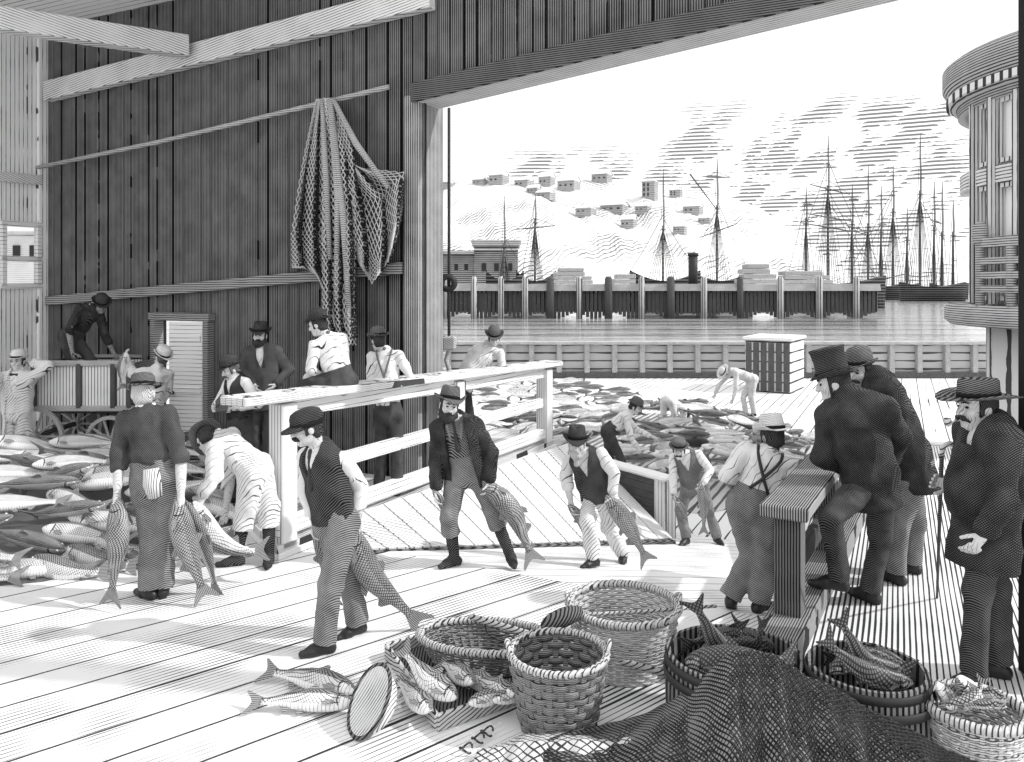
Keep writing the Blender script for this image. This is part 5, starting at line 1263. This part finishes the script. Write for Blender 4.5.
# tubs
M_stave = mat('tub_staves', .20, .015, [('X', rz(20), 36, .5, .4, .005, 6)], .7)
def tub(label, c, r0, rm, r1, h, dirn):
    t = thing('fish_barrel', label, 'barrel', c); b = MB(); n = 22
    for i in range(n):
        a0, a1 = 2*PI*(i+.03)/n, 2*PI*(i+.97)/n; V = []
        for z, r in ((0, r0), (h*.35, rm*.985), (h*.6, rm), (h, r1)):
            for rr_ in (r, r-.022):
                for a in (a0, a1): V.append(c+A(math.cos(a)*rr_, math.sin(a)*rr_, z))
        F = []
        for k in range(3):
            o_ = k*4; F += [(o_, o_+1, o_+5, o_+4), (o_+2, o_+6, o_+7, o_+3), (o_, o_+4, o_+6, o_+2), (o_+1, o_+3, o_+7, o_+5)]
        F += [(0, 2, 3, 1), (12, 13, 15, 14)]; b.add(V, F)
    b.build('staves', M_stave, t)
    for z, r in ((h*.93, r1), (h*.80, r1*.3+rm*.7), (h*.22, r0*.45+rm*.55)):
        b = MB(); b.lathe([(r+.002, z-.022), (r+.010, z-.022), (r+.010, z+.022), (r+.002, z+.022)], 44, c, close=True); b.build('hoop', M_iron, t, True)
    b = MB(); b.lathe([(.001, .03), (r0-.02, .03), (r0-.02, .05), (.001, .05)], 30, c); b.build('barrel_bottom', M_stave, t)
    return t
t1c = A(1.25, 4.5, 0); tub('wide dark tub of fish half covered by the dark net', t1c, .35, .385, .375, .535, 1)
t2c = A(1.88, 4.24, 0); tub('dark barrel full of fish standing right of the dark net', t2c, .29, .335, .30, .585, 1)
def bf(lb, pts, dors, fat=1.0, dark=True): lab(fish('barrel_fish', pts, dors, fat, True, dark), lb)
z1 = .50
bf('fish in the wide tub with its big forked tail raised highest at the left', [t1c+A(.10, -.12, z1), t1c+A(-.05, -.02, z1+.03), P(712, 636, 4.5), P(692, 598, 4.52)], A(.3, -.2, .9), 1.1)
bf('fish lying across the wide tub with head at the left rim', [t1c+A(-.30, -.10, z1+.03), t1c+A(.0, -.18, z1+.06), t1c+A(.33, -.10, z1+.04)], A(0, .5, .8), 1.15)
bf('fish in the wide tub with small tail standing up at the right', [t1c+A(-.15, .1, z1), t1c+A(.08, .08, z1+.05), P(757, 643, 4.55), P(764, 616, 4.55)], A(-.3, -.3, .8), 1.0)
bf('fish in the wide tub with a narrow upright tail between the other tails', [t1c+A(-.22, -.02, z1+.02), t1c+A(-.02, .05, z1+.05), P(738, 648, 4.6), P(740, 617, 4.6)], A(-.3, .3, .8), .9)
bf('fish lying low along the far rim of the wide tub', [t1c+A(.28, .15, z1), t1c+A(.0, .22, z1+.03), t1c+A(-.28, .14, z1)], A(0, -.3, .9), 1.0)
z2 = .555
bf('fish in the right barrel with tall forked tail standing up at the left', [t2c+A(.20, -.02, z2), t2c+A(.0, -.02, z2+.04), P(850, 638, 4.25), P(838, 614, 4.25)], A(.3, .1, .9), 1.0)
bf('fish in the right barrel with lower curled tail at the rim', [t2c+A(.18, -.13, z2), t2c+A(-.02, -.12, z2+.03), P(838, 652, 4.15), P(824, 634, 4.15)], A(.2, .3, .9), .95)
bf('fish lying across the right barrel along its right rim', [t2c+A(.24, .06, z2), t2c+A(.06, .13, z2+.03), t2c+A(-.18, .14, z2)], A(0, -.3, .9), 1.05)
bf('fish lying across the middle of the right barrel over the others', [t2c+A(-.22, -.05, z2+.02), t2c+A(.02, .02, z2+.07), t2c+A(.24, -.04, z2+.02)], A(0, .3, .9), .95)
z4 = .47
def bk_(lb, pts, dors, fat=1.0): lab(fish('basket_fish', pts, dors, fat, True, False), lb)
bk_('fish in the right basket, round pale head rising highest at the left', [P(957, 677, 3.95), P(968, 692, 3.97), P(990, 712, 4.05)], A(-.6, -.2, .5), 1.5)
bk_('fish in the right basket with pale head over the left rim', [P(936, 682, 3.98), P(950, 695, 3.98), P(985, 706, 4.0)], A(-.2, .4, .8), 1.4)
bk_('fish in the right basket with small forked tail standing up', [P(945, 706, 3.9), P(968, 702, 3.9), P(979, 690, 3.92), P(984, 676, 3.92)], A(-.6, 0, .6), 1.2)
bk_('fish in the right basket lying along the right rim', [P(1008, 702, 3.98), P(990, 694, 4.05), P(968, 696, 4.12)], A(0, .3, .8), 1.3)
bk_('fish in the right basket lying across the front', [P(1006, 706, 3.86), P(984, 704, 3.85), P(955, 708, 3.88)], A(0, -.4, .8), 1.25)
# nets
M_netk = mat('dark_piled_net', .24, .015, [('X', rz(35), 42, .42, .9, .03, 4), ('X', rz(-35), 42, .30, .9, .03, 4)], .95, 'UV')
def rowsurf3(rows, amp, nf, seed=0):
    R = [[P(*q) for q in r] for r in rows]
    S0 = [spline(r, 40) for r in R]
    def S(u, v):
        col = [s[min(int(u*40), 39)]*(1-(u*40-min(int(u*40), 39)))+s[min(int(u*40), 39)+1]*(u*40-min(int(u*40), 39)) for s in S0]
        t = v*(len(col)-1); k = min(int(t), len(col)-2); f = t-k; p = col[k]*(1-f)+col[k+1]*f
        w_ = math.sin(u*nf*2*PI+1.3*math.sin(v*4+seed)+seed)+.5*math.sin(u*nf*4.7*PI+v*3)
        p = p+(ZV*.8-A(0, .6, 0))*amp*w_*(.25+.75*v)
        p[2] = max(p[2], .012); return p
    return S
rowsN = [[(600, 728, 4.62), (650, 712, 4.5), (690, 690, 4.28), (735, 652, 4.10), (770, 654, 4.06), (810, 676, 3.96), (860, 702, 3.86), (925, 738, 3.72), (985, 765, 3.6)],
         [(560, 738, 4.45), (640, 735, 4.3), (690, 722, 4.1), (735, 695, 3.95), (775, 697, 3.9), (820, 715, 3.82), (870, 735, 3.74), (930, 760, 3.64), (990, 785, 3.55)],
         [(530, 752, 4.3), (620, 765, 4.05), (690, 765, 3.9), (740, 755, 3.8), (780, 757, 3.75), (830, 768, 3.7), (880, 785, 3.62), (940, 800, 3.52), (1000, 815, 3.45)],
         [(530, 780, 4.1), (620, 800, 3.95), (690, 815, 3.75), (740, 830, 3.65), (790, 840, 3.55), (840, 850, 3.5), (890, 860, 3.4), (950, 880, 3.3), (1010, 890, 3.25)]]
SN = rowsurf3(rowsN, .040, 6, .4)
dnet = thing('fishing_net', 'great dark fishing net spread over the tub and the floor in the foreground', 'net', P(740, 760, 3.9)*A(1, 1, 0))
def uvsheet(name, S, nu, nv, m, par, su, sv, th=.012):
    V = [S(i/nu, j/nv) for j in range(nv+1) for i in range(nu+1)]; W = nu+1; U = [(i/nu*su, j/nv*sv) for j in range(nv+1) for i in range(nu+1)]
    F = [(j*W+i, j*W+i+1, (j+1)*W+i+1, (j+1)*W+i) for j in range(nv) for i in range(nu)]
    o = mkobj(name, V, np.array(F), m, par, True, None, None, U); md = o.modifiers.new('thickness', 'SOLIDIFY'); md.thickness = th; md.offset = -1; return o
uvsheet('net_bulk', lambda u, v: SN(u, v)-A(0, -.012, .012), 120, 50, M_netk, dnet, 2.6, 1.1)
netting('net_mesh', SN, 92, 40, .0038, M_cordD, dnet)
rowsH = [[(500, 745, 4.5), (530, 734, 4.52), (575, 732, 4.55), (620, 728, 4.55), (660, 720, 4.5)], [(478, 752, 4.38), (525, 744, 4.32), (575, 742, 4.3), (630, 742, 4.3), (670, 735, 4.3)], [(470, 772, 4.25), (520, 775, 4.15), (580, 775, 4.1), (640, 775, 4.1), (690, 770, 4.1)]]
SH = rowsurf3(rowsH, .02, 4, 2.0)
lnet = thing('fishing_net', 'pale bundle of netting on the floor in front of the coarse weave basket', 'net', P(575, 755, 4.3)*A(1, 1, 0))
uvsheet('net_bulk', lambda u, v: SH(u, v)-A(0, 0, .008), 60, 24, mat('pale_piled_net', .62, .05, [('X', rz(40), 22, .25, .5, .03, 5), ('X', rz(-40), 22, .2, .5, .03, 5)], .95, 'UV'), lnet, 1.1, .5)
netting('net_mesh', SH, 60, 22, .0032, M_cordD, lnet)
for (px, py) in ((478, 738), (466, 748), (487, 731)):
    c_ = onz(px, py, .03); b = MB(); b.tube([c_+A(.035*math.cos(a), .035*math.sin(a), .015*math.sin(2*a)) for a in np.linspace(0, 1.8*PI, 16)], .006, 6); b.build('cord_loop', M_rope, lnet, True)
# ------------------------------------------------------------------ harbour and town
WZ = -2.0
M_hill = mat('pale_hillside', .80, .16, [('X', (.2, .5, .8), .40, .13, 1.3, 4.0, .03), ('Z', (.5, .2, .2), .45, .08, 1.1, 4.0, .02)])
M_house = mat('house_walls', .40, .06, [('Z', (0, 0, 0), 1.0, .16, .4, .1, .3)]); M_roof = mat('house_roofs', .80, .2, [('X', (0, 0, .4), 1.2, .12, .4, .1, .3)]); M_shade = mat('house_gable_boards', .34, .05, [('Z', (0, 0, 0), 1.3, .4, .4, .1, .3)])
CR = [(300, 196), (430, 187), (470, 179), (500, 177), (560, 178), (620, 181), (680, 185), (720, 193), (760, 207), (800, 236), (840, 268), (870, 283), (930, 287)]
def crest(px): return float(np.interp(px, [c[0] for c in CR], [c[1] for c in CR]))
YS, YC = 300.0, 520.0
def hillp(px, t):                                 # t = 0 at the shore, 1 on the crest
    d = YS+(YC-YS)*t; zc = EYE-(crest(px)-HOR)*YC/FOC
    X = (px-512)*d/FOC; pr = t**.85
    z = WZ-.5+(zc-WZ)*pr
    z += (4.0*math.sin(px*.045+t*5)+2.5*math.sin(px*.11+t*9)+1.4*math.sin(px*.31+t*14))*t*(1-t)*2.2
    return A(X, d, z)
nu, nv = 110, 26; V = [hillp(300+(930-300)*i/nu, j/nv) for j in range(nv+1) for i in range(nu+1)]
V += [A(v[0], YC+160, WZ-3) for v in V[-(nu+1):]]
F = [(j*(nu+1)+i, j*(nu+1)+i+1, (j+1)*(nu+1)+i+1, (j+1)*(nu+1)+i) for j in range(nv+1) for i in range(nu)]
tag(mkobj('hillside', V, np.array(F), M_hill, None, True), kind='structure')
def onhill(px, py):
    lo, hi = 0.02, 1.0
    def yy(t): p = hillp(px, t); return HOR-(p[2]-EYE)*FOC/p[1]
    ts = np.linspace(.05, 1, 60); e = [abs(yy(t)-py) for t in ts]; return hillp(px, ts[int(np.argmin(e))])
HS = [(499, 184, 19, 13, 'gabled house alone on the hill crest, its dark front to the left'), (481, 184, 16, 7, 'low long shed on the hill crest left of the gabled house'), (445, 188, 18, 8, 'small house on the hill crest nearest the jamb post'),
      (524, 187, 18, 10, 'house on the crest just right of the gabled crest house'), (547, 185, 16, 13, 'tall gabled house at the middle of the crest row'), (534, 193, 14, 8, 'little house just below the crest row'), (546, 198, 18, 8, 'low house below the tall gabled crest house'),
      (569, 189, 22, 13, 'wide gabled house at the right end of the crest row'), (602, 182, 20, 11, 'far house with smoking chimney on the skyline'), (650, 199, 16, 17, 'tall flat fronted block on the upper slope'), (586, 214, 20, 9, 'low house on the middle slope, leftmost of the middle row'),
      (615, 212, 28, 10, 'long house on the middle slope with a dark end'), (643, 212, 16, 9, 'small house right of the long middle slope house'), (629, 228, 16, 12, 'square dark fronted house lowest on the middle slope'), (693, 213, 20, 10, 'house on the right slope behind the second sloop mast'),
      (705, 223, 14, 8, 'small house below the right slope house'), (680, 233, 14, 9, 'gabled cottage lowest on the right slope'), (676, 197, 13, 6, 'low shed beside the tall flat fronted block')]
for (px, py, wp_, hp_, lb) in HS:
    c = onhill(px, py); s = c[1]/FOC; w_, h_ = wp_*s, hp_*s
    t = thing('hill_house', lb, 'house', c); a = math.radians(-28); X, Y = A(math.cos(a), math.sin(a), 0), A(-math.sin(a), math.cos(a), 0)
    flat = 'flat' in lb; hw = h_*(.98 if flat else .62); dp = w_*.75
    b = MB(); b.box(c+ZV*(hw/2-.8), w_*.82, dp, hw+1.6, (X, Y, ZV)); b.build('walls', M_house, t)
    b = MB()
    if flat: b.box(c+ZV*(hw+.25), w_*.9, dp*1.08, .5, (X, Y, ZV))
    else:
        for sg in (-1, 1):
            q = [c+X*(w_*.46*i)+Y*(dp*.58*sg)+ZV*(hw-.2) for i in (-1, 1)]+[c+X*(w_*.46*i)+ZV*(h_) for i in (1, -1)]; b.prism(q, ZV*.35)
        for i in (-1, 1): b.prism([c+X*(w_*.41*i)+Y*dp*.5+ZV*hw, c+X*(w_*.41*i)-Y*dp*.5+ZV*hw, c+X*(w_*.41*i)+ZV*h_], X*(-.2*i))
    b.build('roof', M_roof, t)
    for i in range(2 if w_ < 12 else 3):
        for zz in ((.45,) if not flat else (.25, .55, .82)):
            b = MB(); b.box(c-Y*(dp*.5+.05)+X*(w_*(-.26+.26*i))+ZV*hw*zz, w_*.10, .2, hw*.2, (X, Y, ZV)); b.build('window', M_iron, t)
# waterfront block
def P2(px, py, d): return P(px, py, d)
wd = 150.0; s_ = wd/FOC
wb = thing('waterfront_building', 'grey flat roofed waterfront building with a moulded cornice behind the pier', 'building', A((495-512)*s_, wd, WZ))
M_blk = mat('grey_masonry', .42, .05, [('Z', (0, 0, 0), 2.6, .42, .5, .1, .4)])
def blk(x0, x1, y0, y1, dep, nm, m, par=wb, off=0):
    b = MB(); a_, c_ = P(x0, y0, wd), P(x1, y1, wd); b.box((a_+c_)/2+A(0, dep/2+off, 0), c_[0]-a_[0], dep, a_[2]-c_[2], None, .05); return b.build(nm, m, par)
blk(474, 518, 246, 298, 10, 'main_block', M_blk); blk(415, 474, 254, 298, 9, 'side_block', M_blk, off=.6)
for x0, x1, y0, y1 in ((471, 521, 240, 242.5), (472, 520, 242.5, 246), (473.5, 518.5, 249, 250.5), (413, 474, 250.5, 254)): blk(x0, x1, y0, y1, 10.6, 'cornice', mat('pale_cornice', .6, .08, [('Z', (0, 0, 0), 3.0, .3, .4, .05, .4)]), off=-.4)
for x in (484, 496.5, 510): blk(x-2.3, x+2.3, 263, 271, .4, 'window', M_iron, off=-.15)
for x in (430, 440, 456, 466): blk(x-1.8, x+1.8, 264, 270, .4, 'window', M_iron, off=.45)
# pier
pd = 111.0; ps = pd/FOC
pr = thing('pier', 'long timber pier on piles across the harbour behind the scow', 'pier', A(20, pd, WZ))
b = MB(); b.box(A((652-512)*ps, pd+3, EYE-(286-HOR)*ps), (880-425)*ps, 6.5, .55); b.box(A((652-512)*ps, pd-.3, EYE-(289-HOR)*ps), (880-425)*ps, .3, .5); b.build('deck', mat('pier_deck', .62, .06, [('Z', (0, 0, 0), 8, .3, .5, .1, .6)]), pr)
b = MB(); M_fend = mat('dark_fender_boards', .22, .015, [('X', (0, 0, 0), 1.6, .5, .5, .02, .8)])
b.box(A((652-512)*ps, pd+.7, EYE-(300-HOR)*ps), (880-425)*ps, .3, 24*ps); b.build('fender_boards', M_fend, pr)
b = MB()
xq = 428
while xq < 878: b.box(A((xq-512)*ps, pd+.45, EYE-(303+3*math.sin(xq*1.7)-HOR)*ps), 3.2*ps, .2, 26*ps); xq += 4.1
b.build('sheet_piles', M_woodD, pr)
for px in (447, 474, 501, 525, 550, 579, 608, 641, 670, 703, 739, 779, 818, 855):
    b = MB(); r = (3.2+(.8 if px in (550, 608, 670) else 0))*ps; b.tube([A((px-512)*ps, pd-.5, WZ-1), A((px-512)*ps, pd-.5, EYE-(279-HOR)*ps), A((px-512)*ps, pd-.5, EYE-(276.5-HOR)*ps)], [r, r*.95, r*.6], 10); b.build('pile', M_woodD if px in (550, 608, 670, 739) else mat('grey_piles', .5, .05, [('X', (0, 0, .4), 3, .3, .4, .1, 1)]), pr, True)
def lump(name, lb, cat, x0, x1, y0, y1, m, n=4, d=114.0):
    s = d/FOC; base = A(((x0+x1)/2-512)*s, d, EYE-(y1-HOR)*s); b = MB(); t = thing(name, lb, cat, base)
    for i in range(n):
        z = EYE-(y1-(y1-y0)*(i+.5)/n-HOR)*s; ww = (x1-x0)*s*(1-.14*i); b = MB(); b.box(A(base[0]+.3*math.sin(i*2.1), d, z), ww, 3.0, (y1-y0)*s/n*.9, None, .06); b.build('timber_layer', m, t)
    return t
lump('lumber_stack', 'stack of lumber on the pier between the sloop and the second mast', 'lumber', 549, 592, 268, 284, M_wood)
lump('lumber_stack', 'low lumber stack on the pier left of the dark post pair', 'lumber', 612, 634, 274, 284, M_wood, 2)
lump('lumber_stack', 'lumber stack on the pier right of the steamer funnel', 'lumber', 737, 774, 264, 284, M_wood)
lump('lumber_stack', 'long low lumber stack at the outer end of the pier', 'lumber', 776, 828, 271, 284, M_wood, 3)
# ships
M_mast = mat('ship_spars', .16, .03, [('Z', (0, 0, 0), 1.2, .2, .3, 0, 1)]); M_rig = mat('tarred_rigging', .10); M_hull = mat('dark_hull', .14, .02, [('Z', (0, 0, 0), 1.6, .5, .4, .1, .3)])
def ship(lb, d, masts, hull=None, name='sailing_ship', stays=(), boom=()):
    s = d/FOC; q = lambda px, py, dy=0: A((px-512)*s, d+dy, EYE-(py-HOR)*s)
    t = thing(name, lb, 'ship', A((masts[0][0]-512)*s, d, WZ))
    if hull:
        x0, x1, yt = hull; zt_ = q(0, yt)[2]; b = MB(); n = 22; V = []; bw = min((x1-x0)*s*.16, 5)
        for i in range(n+1):
            u = i/n; x = x0+(x1-x0)*u; wdt = bw*max(.04, (math.sin(PI*min(1, max(0, u*.94+.03)))**.55)); sheer = ((u-.5)*2)**2*(zt_-WZ)*.35
            zc = zt_+sheer; V += [q(x, 0)*A(1, 0, 0)+A(0, d-wdt, zc), A(q(x, 0)[0], d-wdt*.8, (zc+WZ)/2), A(q(x, 0)[0], d-wdt*.3, WZ-.6), A(q(x, 0)[0], d+wdt*.3, WZ-.6), A(q(x, 0)[0], d+wdt*.8, (zc+WZ)/2), A(q(x, 0)[0], d+wdt, zc)]
        F = [(i*6+k, (i+1)*6+k, (i+1)*6+k+1, i*6+k+1) for i in range(n) for k in range(5)]+[(i*6+5, (i+1)*6+5, (i+1)*6, i*6) for i in range(n)]+[tuple(range(6))[::-1], tuple(range(n*6, n*6+6))]
        b.add(V, F); b.build('hull', M_hull, t)
    rg = MB(); r0 = .30*s
    for m_ in masts:
        px, yt, yb = m_[:3]; tops = m_[3] if len(m_) > 3 else .42; yards = m_[4] if len(m_) > 4 else (); spread = m_[5] if len(m_) > 5 else 9
        ym = yt+(yb-yt)*tops
        b = MB(); b.tube([q(px, yb+3), q(px, ym-4)], [1.25*s, .95*s], 8); b.tube([q(px+.8, ym+5), q(px+.4, yt)], [.75*s, .28*s], 8)
        b.box(q(px+.3, ym), 4.2*s, 3*s, .7*s); b.build('mast', M_mast, t)
        for (yy, hl, tl) in yards:
            b = MB(); b.tube([q(px-hl, yy-tl, -1), q(px, yy, -1), q(px+hl, yy+tl, -1)], [.35*s, .8*s, .35*s], 7); b.build('yard', M_mast, t)
            rg.tube([q(px-hl, yy-tl, -1), q(px, yy-hl*.5), q(px+hl, yy+tl, -1)], r0*.8, 3, False)
        for k in range(5):
            for sg in (-1, 1): rg.tube([q(px, ym), q(px+sg*(spread*(.35+.16*k)), yb+2, sg*2)], r0, 3, False)
        for k in range(6):
            f = (k+1)/7; w_ = spread*.95*f; rg.tube([q(px-w_, ym+(yb-ym)*f), q(px-w_*.4, ym+(yb-ym)*f)], r0*.7, 3, False); rg.tube([q(px+w_*.4, ym+(yb-ym)*f), q(px+w_, ym+(yb-ym)*f)], r0*.7, 3, False)
        for sg in (-1, 1): rg.tube([q(px+.4, yt+2), q(px+sg*2.2, ym), q(px+sg*spread, yb)], r0*.8, 3, False)
    for (x0, y0, x1, y1) in stays: rg.tube([q(x0, y0), q((x0+x1)/2, (y0+y1)/2+2), q(x1, y1)], r0, 3, False)
    rg.build('rigging', M_rig, t)
    for (x0, y0, x1, y1) in boom:
        b = MB(); b.tube([q(x0, y0), q(x1, y1)], [.85*s, .45*s], 7); b.build('spar', M_mast, t)
    return t
ship('small sloop with one bare mast before the grey cornice building', 135, [(504, 196, 290, .55, (), 7)], (486, 524, 281), stays=((504, 235, 520, 262),))
ship('sloop with short crosstree behind the pier, right of the cornice building', 138, [(535, 194, 290, .3, ((228, 20, -2),), 9)], (516, 556, 281), stays=((535, 200, 520, 284),))
ship('sloop with wide shrouds whose mast stands before the town slope', 140, [(663, 169, 290, .50, (), 20)], (630, 700, 281), stays=((663, 215, 628, 275), (663, 218, 700, 275)), boom=())
ship('sloop with long gaff spar left of the clouds of smoke', 143, [(717, 159, 290, .38, ((231, 19, -7), (178, 12, 0)), 16)], (690, 752, 281), stays=((717, 210, 688, 262), (717, 200, 750, 275)), boom=((690, 174, 717, 210),))
ship('square rigged bark with crossed yards at the outer end of the pier', 160, [(806, 188, 284, .35, ((205, 5, 0), (222, 7, 0)), 9), (828, 136, 284, .36, ((190, 20, 5), (218, 24, 4), (228, 30, 5), (168, 7, 0)), 17), (852, 184, 286, .4, ((200, 5, 0), (228, 8, 2)), 9)], (786, 884, 284), stays=((828, 165, 806, 225), (828, 160, 852, 215), (828, 190, 870, 262), (852, 200, 884, 278), (806, 200, 788, 275), (828, 200, 880, 282)), boom=((872, 282, 905, 274),))
ship('two masted schooner moored right of the bark', 250, [(868, 166, 288, .5, ((232, 9, -2), (215, 5, 0)), 11), (893, 166, 288, .38, (), 14)], (856, 905, 287), stays=((893, 195, 868, 250), (893, 190, 850, 270), (868, 200, 845, 262)))
ship('tall schooner with dark laddered shrouds, highest mast on the right', 230, [(920, 134, 289, .39, (), 17), (934, 182, 289, .45, ((222, 6, 2),), 7)], (900, 965, 287), stays=((920, 195, 890, 255), (920, 200, 945, 240)))
ship('distant sloop with its mast close to the round pavilion', 270, [(942, 182, 289, .5, (), 6), (953, 200, 289, .4, (), 5)], (930, 968, 287))
ship('distant vessel with thin masts seen between the schooners', 290, [(881, 186, 289, .45, ((225, 5, 0),), 6), (907, 208, 289, .4, (), 6)], (874, 918, 287))
# steamer funnel behind the pier
fs = 120/FOC; fb_ = A((693-512)*fs, 120, WZ)
st_ = thing('steam_tug', 'steam tug behind the pier showing its black funnel', 'ship', fb_)
b = MB(); b.box(fb_+ZV*2.2, 7.5, 3, 3.6, None, .5); b.build('hull', M_hull, st_)
b = MB(); b.tube([A(fb_[0], 120, 1.5), A(fb_[0], 120, EYE-(254-HOR)*fs)], 4.6*fs, 14); b.tube([A(fb_[0], 120, EYE-(256-HOR)*fs), A(fb_[0], 120, EYE-(253-HOR)*fs)], 5.3*fs, 14); b.build('funnel', M_iron, st_, True)
# ------------------------------------------------------------------ round pavilion at the right
tc = A((1172-512)*13/FOC, 13, 0); tw = thing('round_pavilion', 'pale round pavilion with tall windows, heavy cornice and curved balcony at the right', 'building', tc+ZV*(-1))
M_pav = mat('pavilion_paint', .80, .10, [('X', rz(20), 7, .10, .4, .05, 2)]); M_pavd = mat('pavilion_grey_pilasters', .66, .05, [('X', rz(20), 20, .26, .4, .02, 3)]); M_balc = mat('balcony_timber', .5, .05, [('Z', (0, 0, 0), 26, .36, .4, .02, 3)])
R0 = 2.96
b = MB(); b.lathe([(R0-.15, 1.9), (R0-.10, 1.9), (R0-.10, 6.0), (R0-.15, 6.0)], 96, tc, close=True); b.build('wall', M_pav, tw, True)
def cy(th, z, r): a = math.radians(th); return tc+A(-math.cos(a)*r, -math.sin(a)*r, z)
def arcbox(b, t0, t1, z0, z1, r0, r1, n=None):
    n = n or max(1, int((t1-t0)/3)); V = []; F = []
    for i in range(n+1):
        t_ = t0+(t1-t0)*i/n; V += [cy(t_, z0, r0), cy(t_, z0, r1), cy(t_, z1, r1), cy(t_, z1, r0)]
    for i in range(n):
        for k in range(4): F.append((i*4+k, i*4+(k+1) % 4, i*4+4+(k+1) % 4, i*4+4+k))
    F += [(3, 2, 1, 0), (n*4, n*4+1, n*4+2, n*4+3)]; b.add(V, F)
for k in range(-2, 9):
    o_ = k*10.5
    b = MB(); arcbox(b, o_+11, o_+14.6, 2.3, 5.62, R0-.12, R0+.06); arcbox(b, o_+11.8, o_+13.8, 2.3, 5.62, R0, R0+.10); b.build('pilaster', M_pavd, tw)
    for z0, z1 in ((2.35, 4.22), (4.55, 5.58)):
        f = MB(); a0, a1 = o_+15.0, o_+21.0
        arcbox(f, a0, a0+.7, z0, z1, R0-.12, R0+.0); arcbox(f, a1-.7, a1, z0, z1, R0-.12, R0); arcbox(f, a0, a1, z0, z0+.07, R0-.12, R0+.01); arcbox(f, a0, a1, z1-.07, z1, R0-.12, R0+.01)
        fo_ = f.build('window', M_pavd, tw)
        g_ = MB(); arcbox(g_, a0+.6, a1-.6, z0+.05, z1-.05, R0-.10, R0-.085); g_.build('pane', mat('pavilion_glass', .93, rough=.15, spec=.5), fo_)
b = MB(); arcbox(b, -40, 110, 4.24, 4.52, R0-.12, R0+.05, 60); b.build('band', mat('pavilion_band', .7, .08, [('Z', (0, 0, 0), 18, .3, .4, .02, 3)]), tw)
b = MB(); b.lathe([(R0-.1, 5.58), (R0+.08, 5.58), (R0+.10, 5.72), (R0+.20, 5.76), (R0+.22, 5.95), (R0+.33, 6.08), (R0+.33, 6.38), (R0+.22, 6.46), (R0-.1, 6.5)], 96, tc, close=True); b.build('cornice', mat('cornice_mouldings', .46, .05, [('Z', (0, 0, 0), 24, .4, .4, .02, 3)]), tw, True)
dn_ = MB(); arcbox(dn_, -40, 110, 5.78, 5.90, R0+.2, R0+.27, 60); dn_.build('dentil_band', mat('dentil_blocks', .75, .05, [('X', rz(30), 9, .4, .1, 0, 1)]), tw)
b = MB(); b.lathe([(R0-.5, 1.92), (R0+.22, 1.92), (R0+.30, 2.0), (R0+.30, 2.2), (R0+.24, 2.27), (R0-.5, 2.27)], 96, tc, close=True); b.build('balcony_floor', M_balc, tw, True)
for z, h_ in ((3.28, .17), (2.98, .11), (2.76, .11), (2.54, .11)):
    b = MB(); arcbox(b, 0, 110, z-h_/2, z+h_/2, R0+.15, R0+.23, 60); b.build('balcony_rail', M_balc, tw)
for t_, hh_ in ((1.0, 3.62), (13.4, 3.3), (26, 3.3), (38.5, 3.3), (51, 3.3)):
    b = MB(); c_ = cy(t_, 0, R0+.19); b.tube([A(c_[0], c_[1], 2.2), A(c_[0], c_[1], hh_-.1), A(c_[0], c_[1], hh_)], [.07, .07, .05], 10); 
    if hh_ > 3.5: b.tube([A(c_[0], c_[1], 3.25), A(c_[0], c_[1], 3.3), A(c_[0], c_[1], 3.55), A(c_[0], c_[1], 3.62)], [.07, .11, .11, .05], 12)
    b.build('balcony_post', M_balc, tw, True)
b = MB(); b.lathe([(2.6, -1.2), (2.6, 1.92), (.1, 1.92), (.1, -1.2)], 80, tc, close=True); b.build('base_drum', mat('base_drum_boards', .66, .06, [('X', rz(10), 12, .25, .5, .03, 3)]), tw, True)
# pale building seen through the corner window
vb = onwall(20, 250)*0+CAM+ray(27, 252)*24
yb_ = thing('yard_building', 'pale building with small dark windows seen through the corner window', 'building', A(vb[0], vb[1], -.05))
b = MB(); b.box(A(vb[0]+.3, vb[1]+1, 2.0), 1.9, 2, 4.2, None, .03); b.build('walls', M_white, yb_); b = MB(); b.box(A(vb[0]+.3, vb[1]+1, 4.16), 2.1, 2.2, .14, None, .03); b.build('cornice', M_beam, yb_)
for i in range(3):
    b = MB(); b.box(A(vb[0]-.3+.5*i, vb[1]-.02, 3.62), .2, .06, .34); b.build('window', M_iron, yb_)
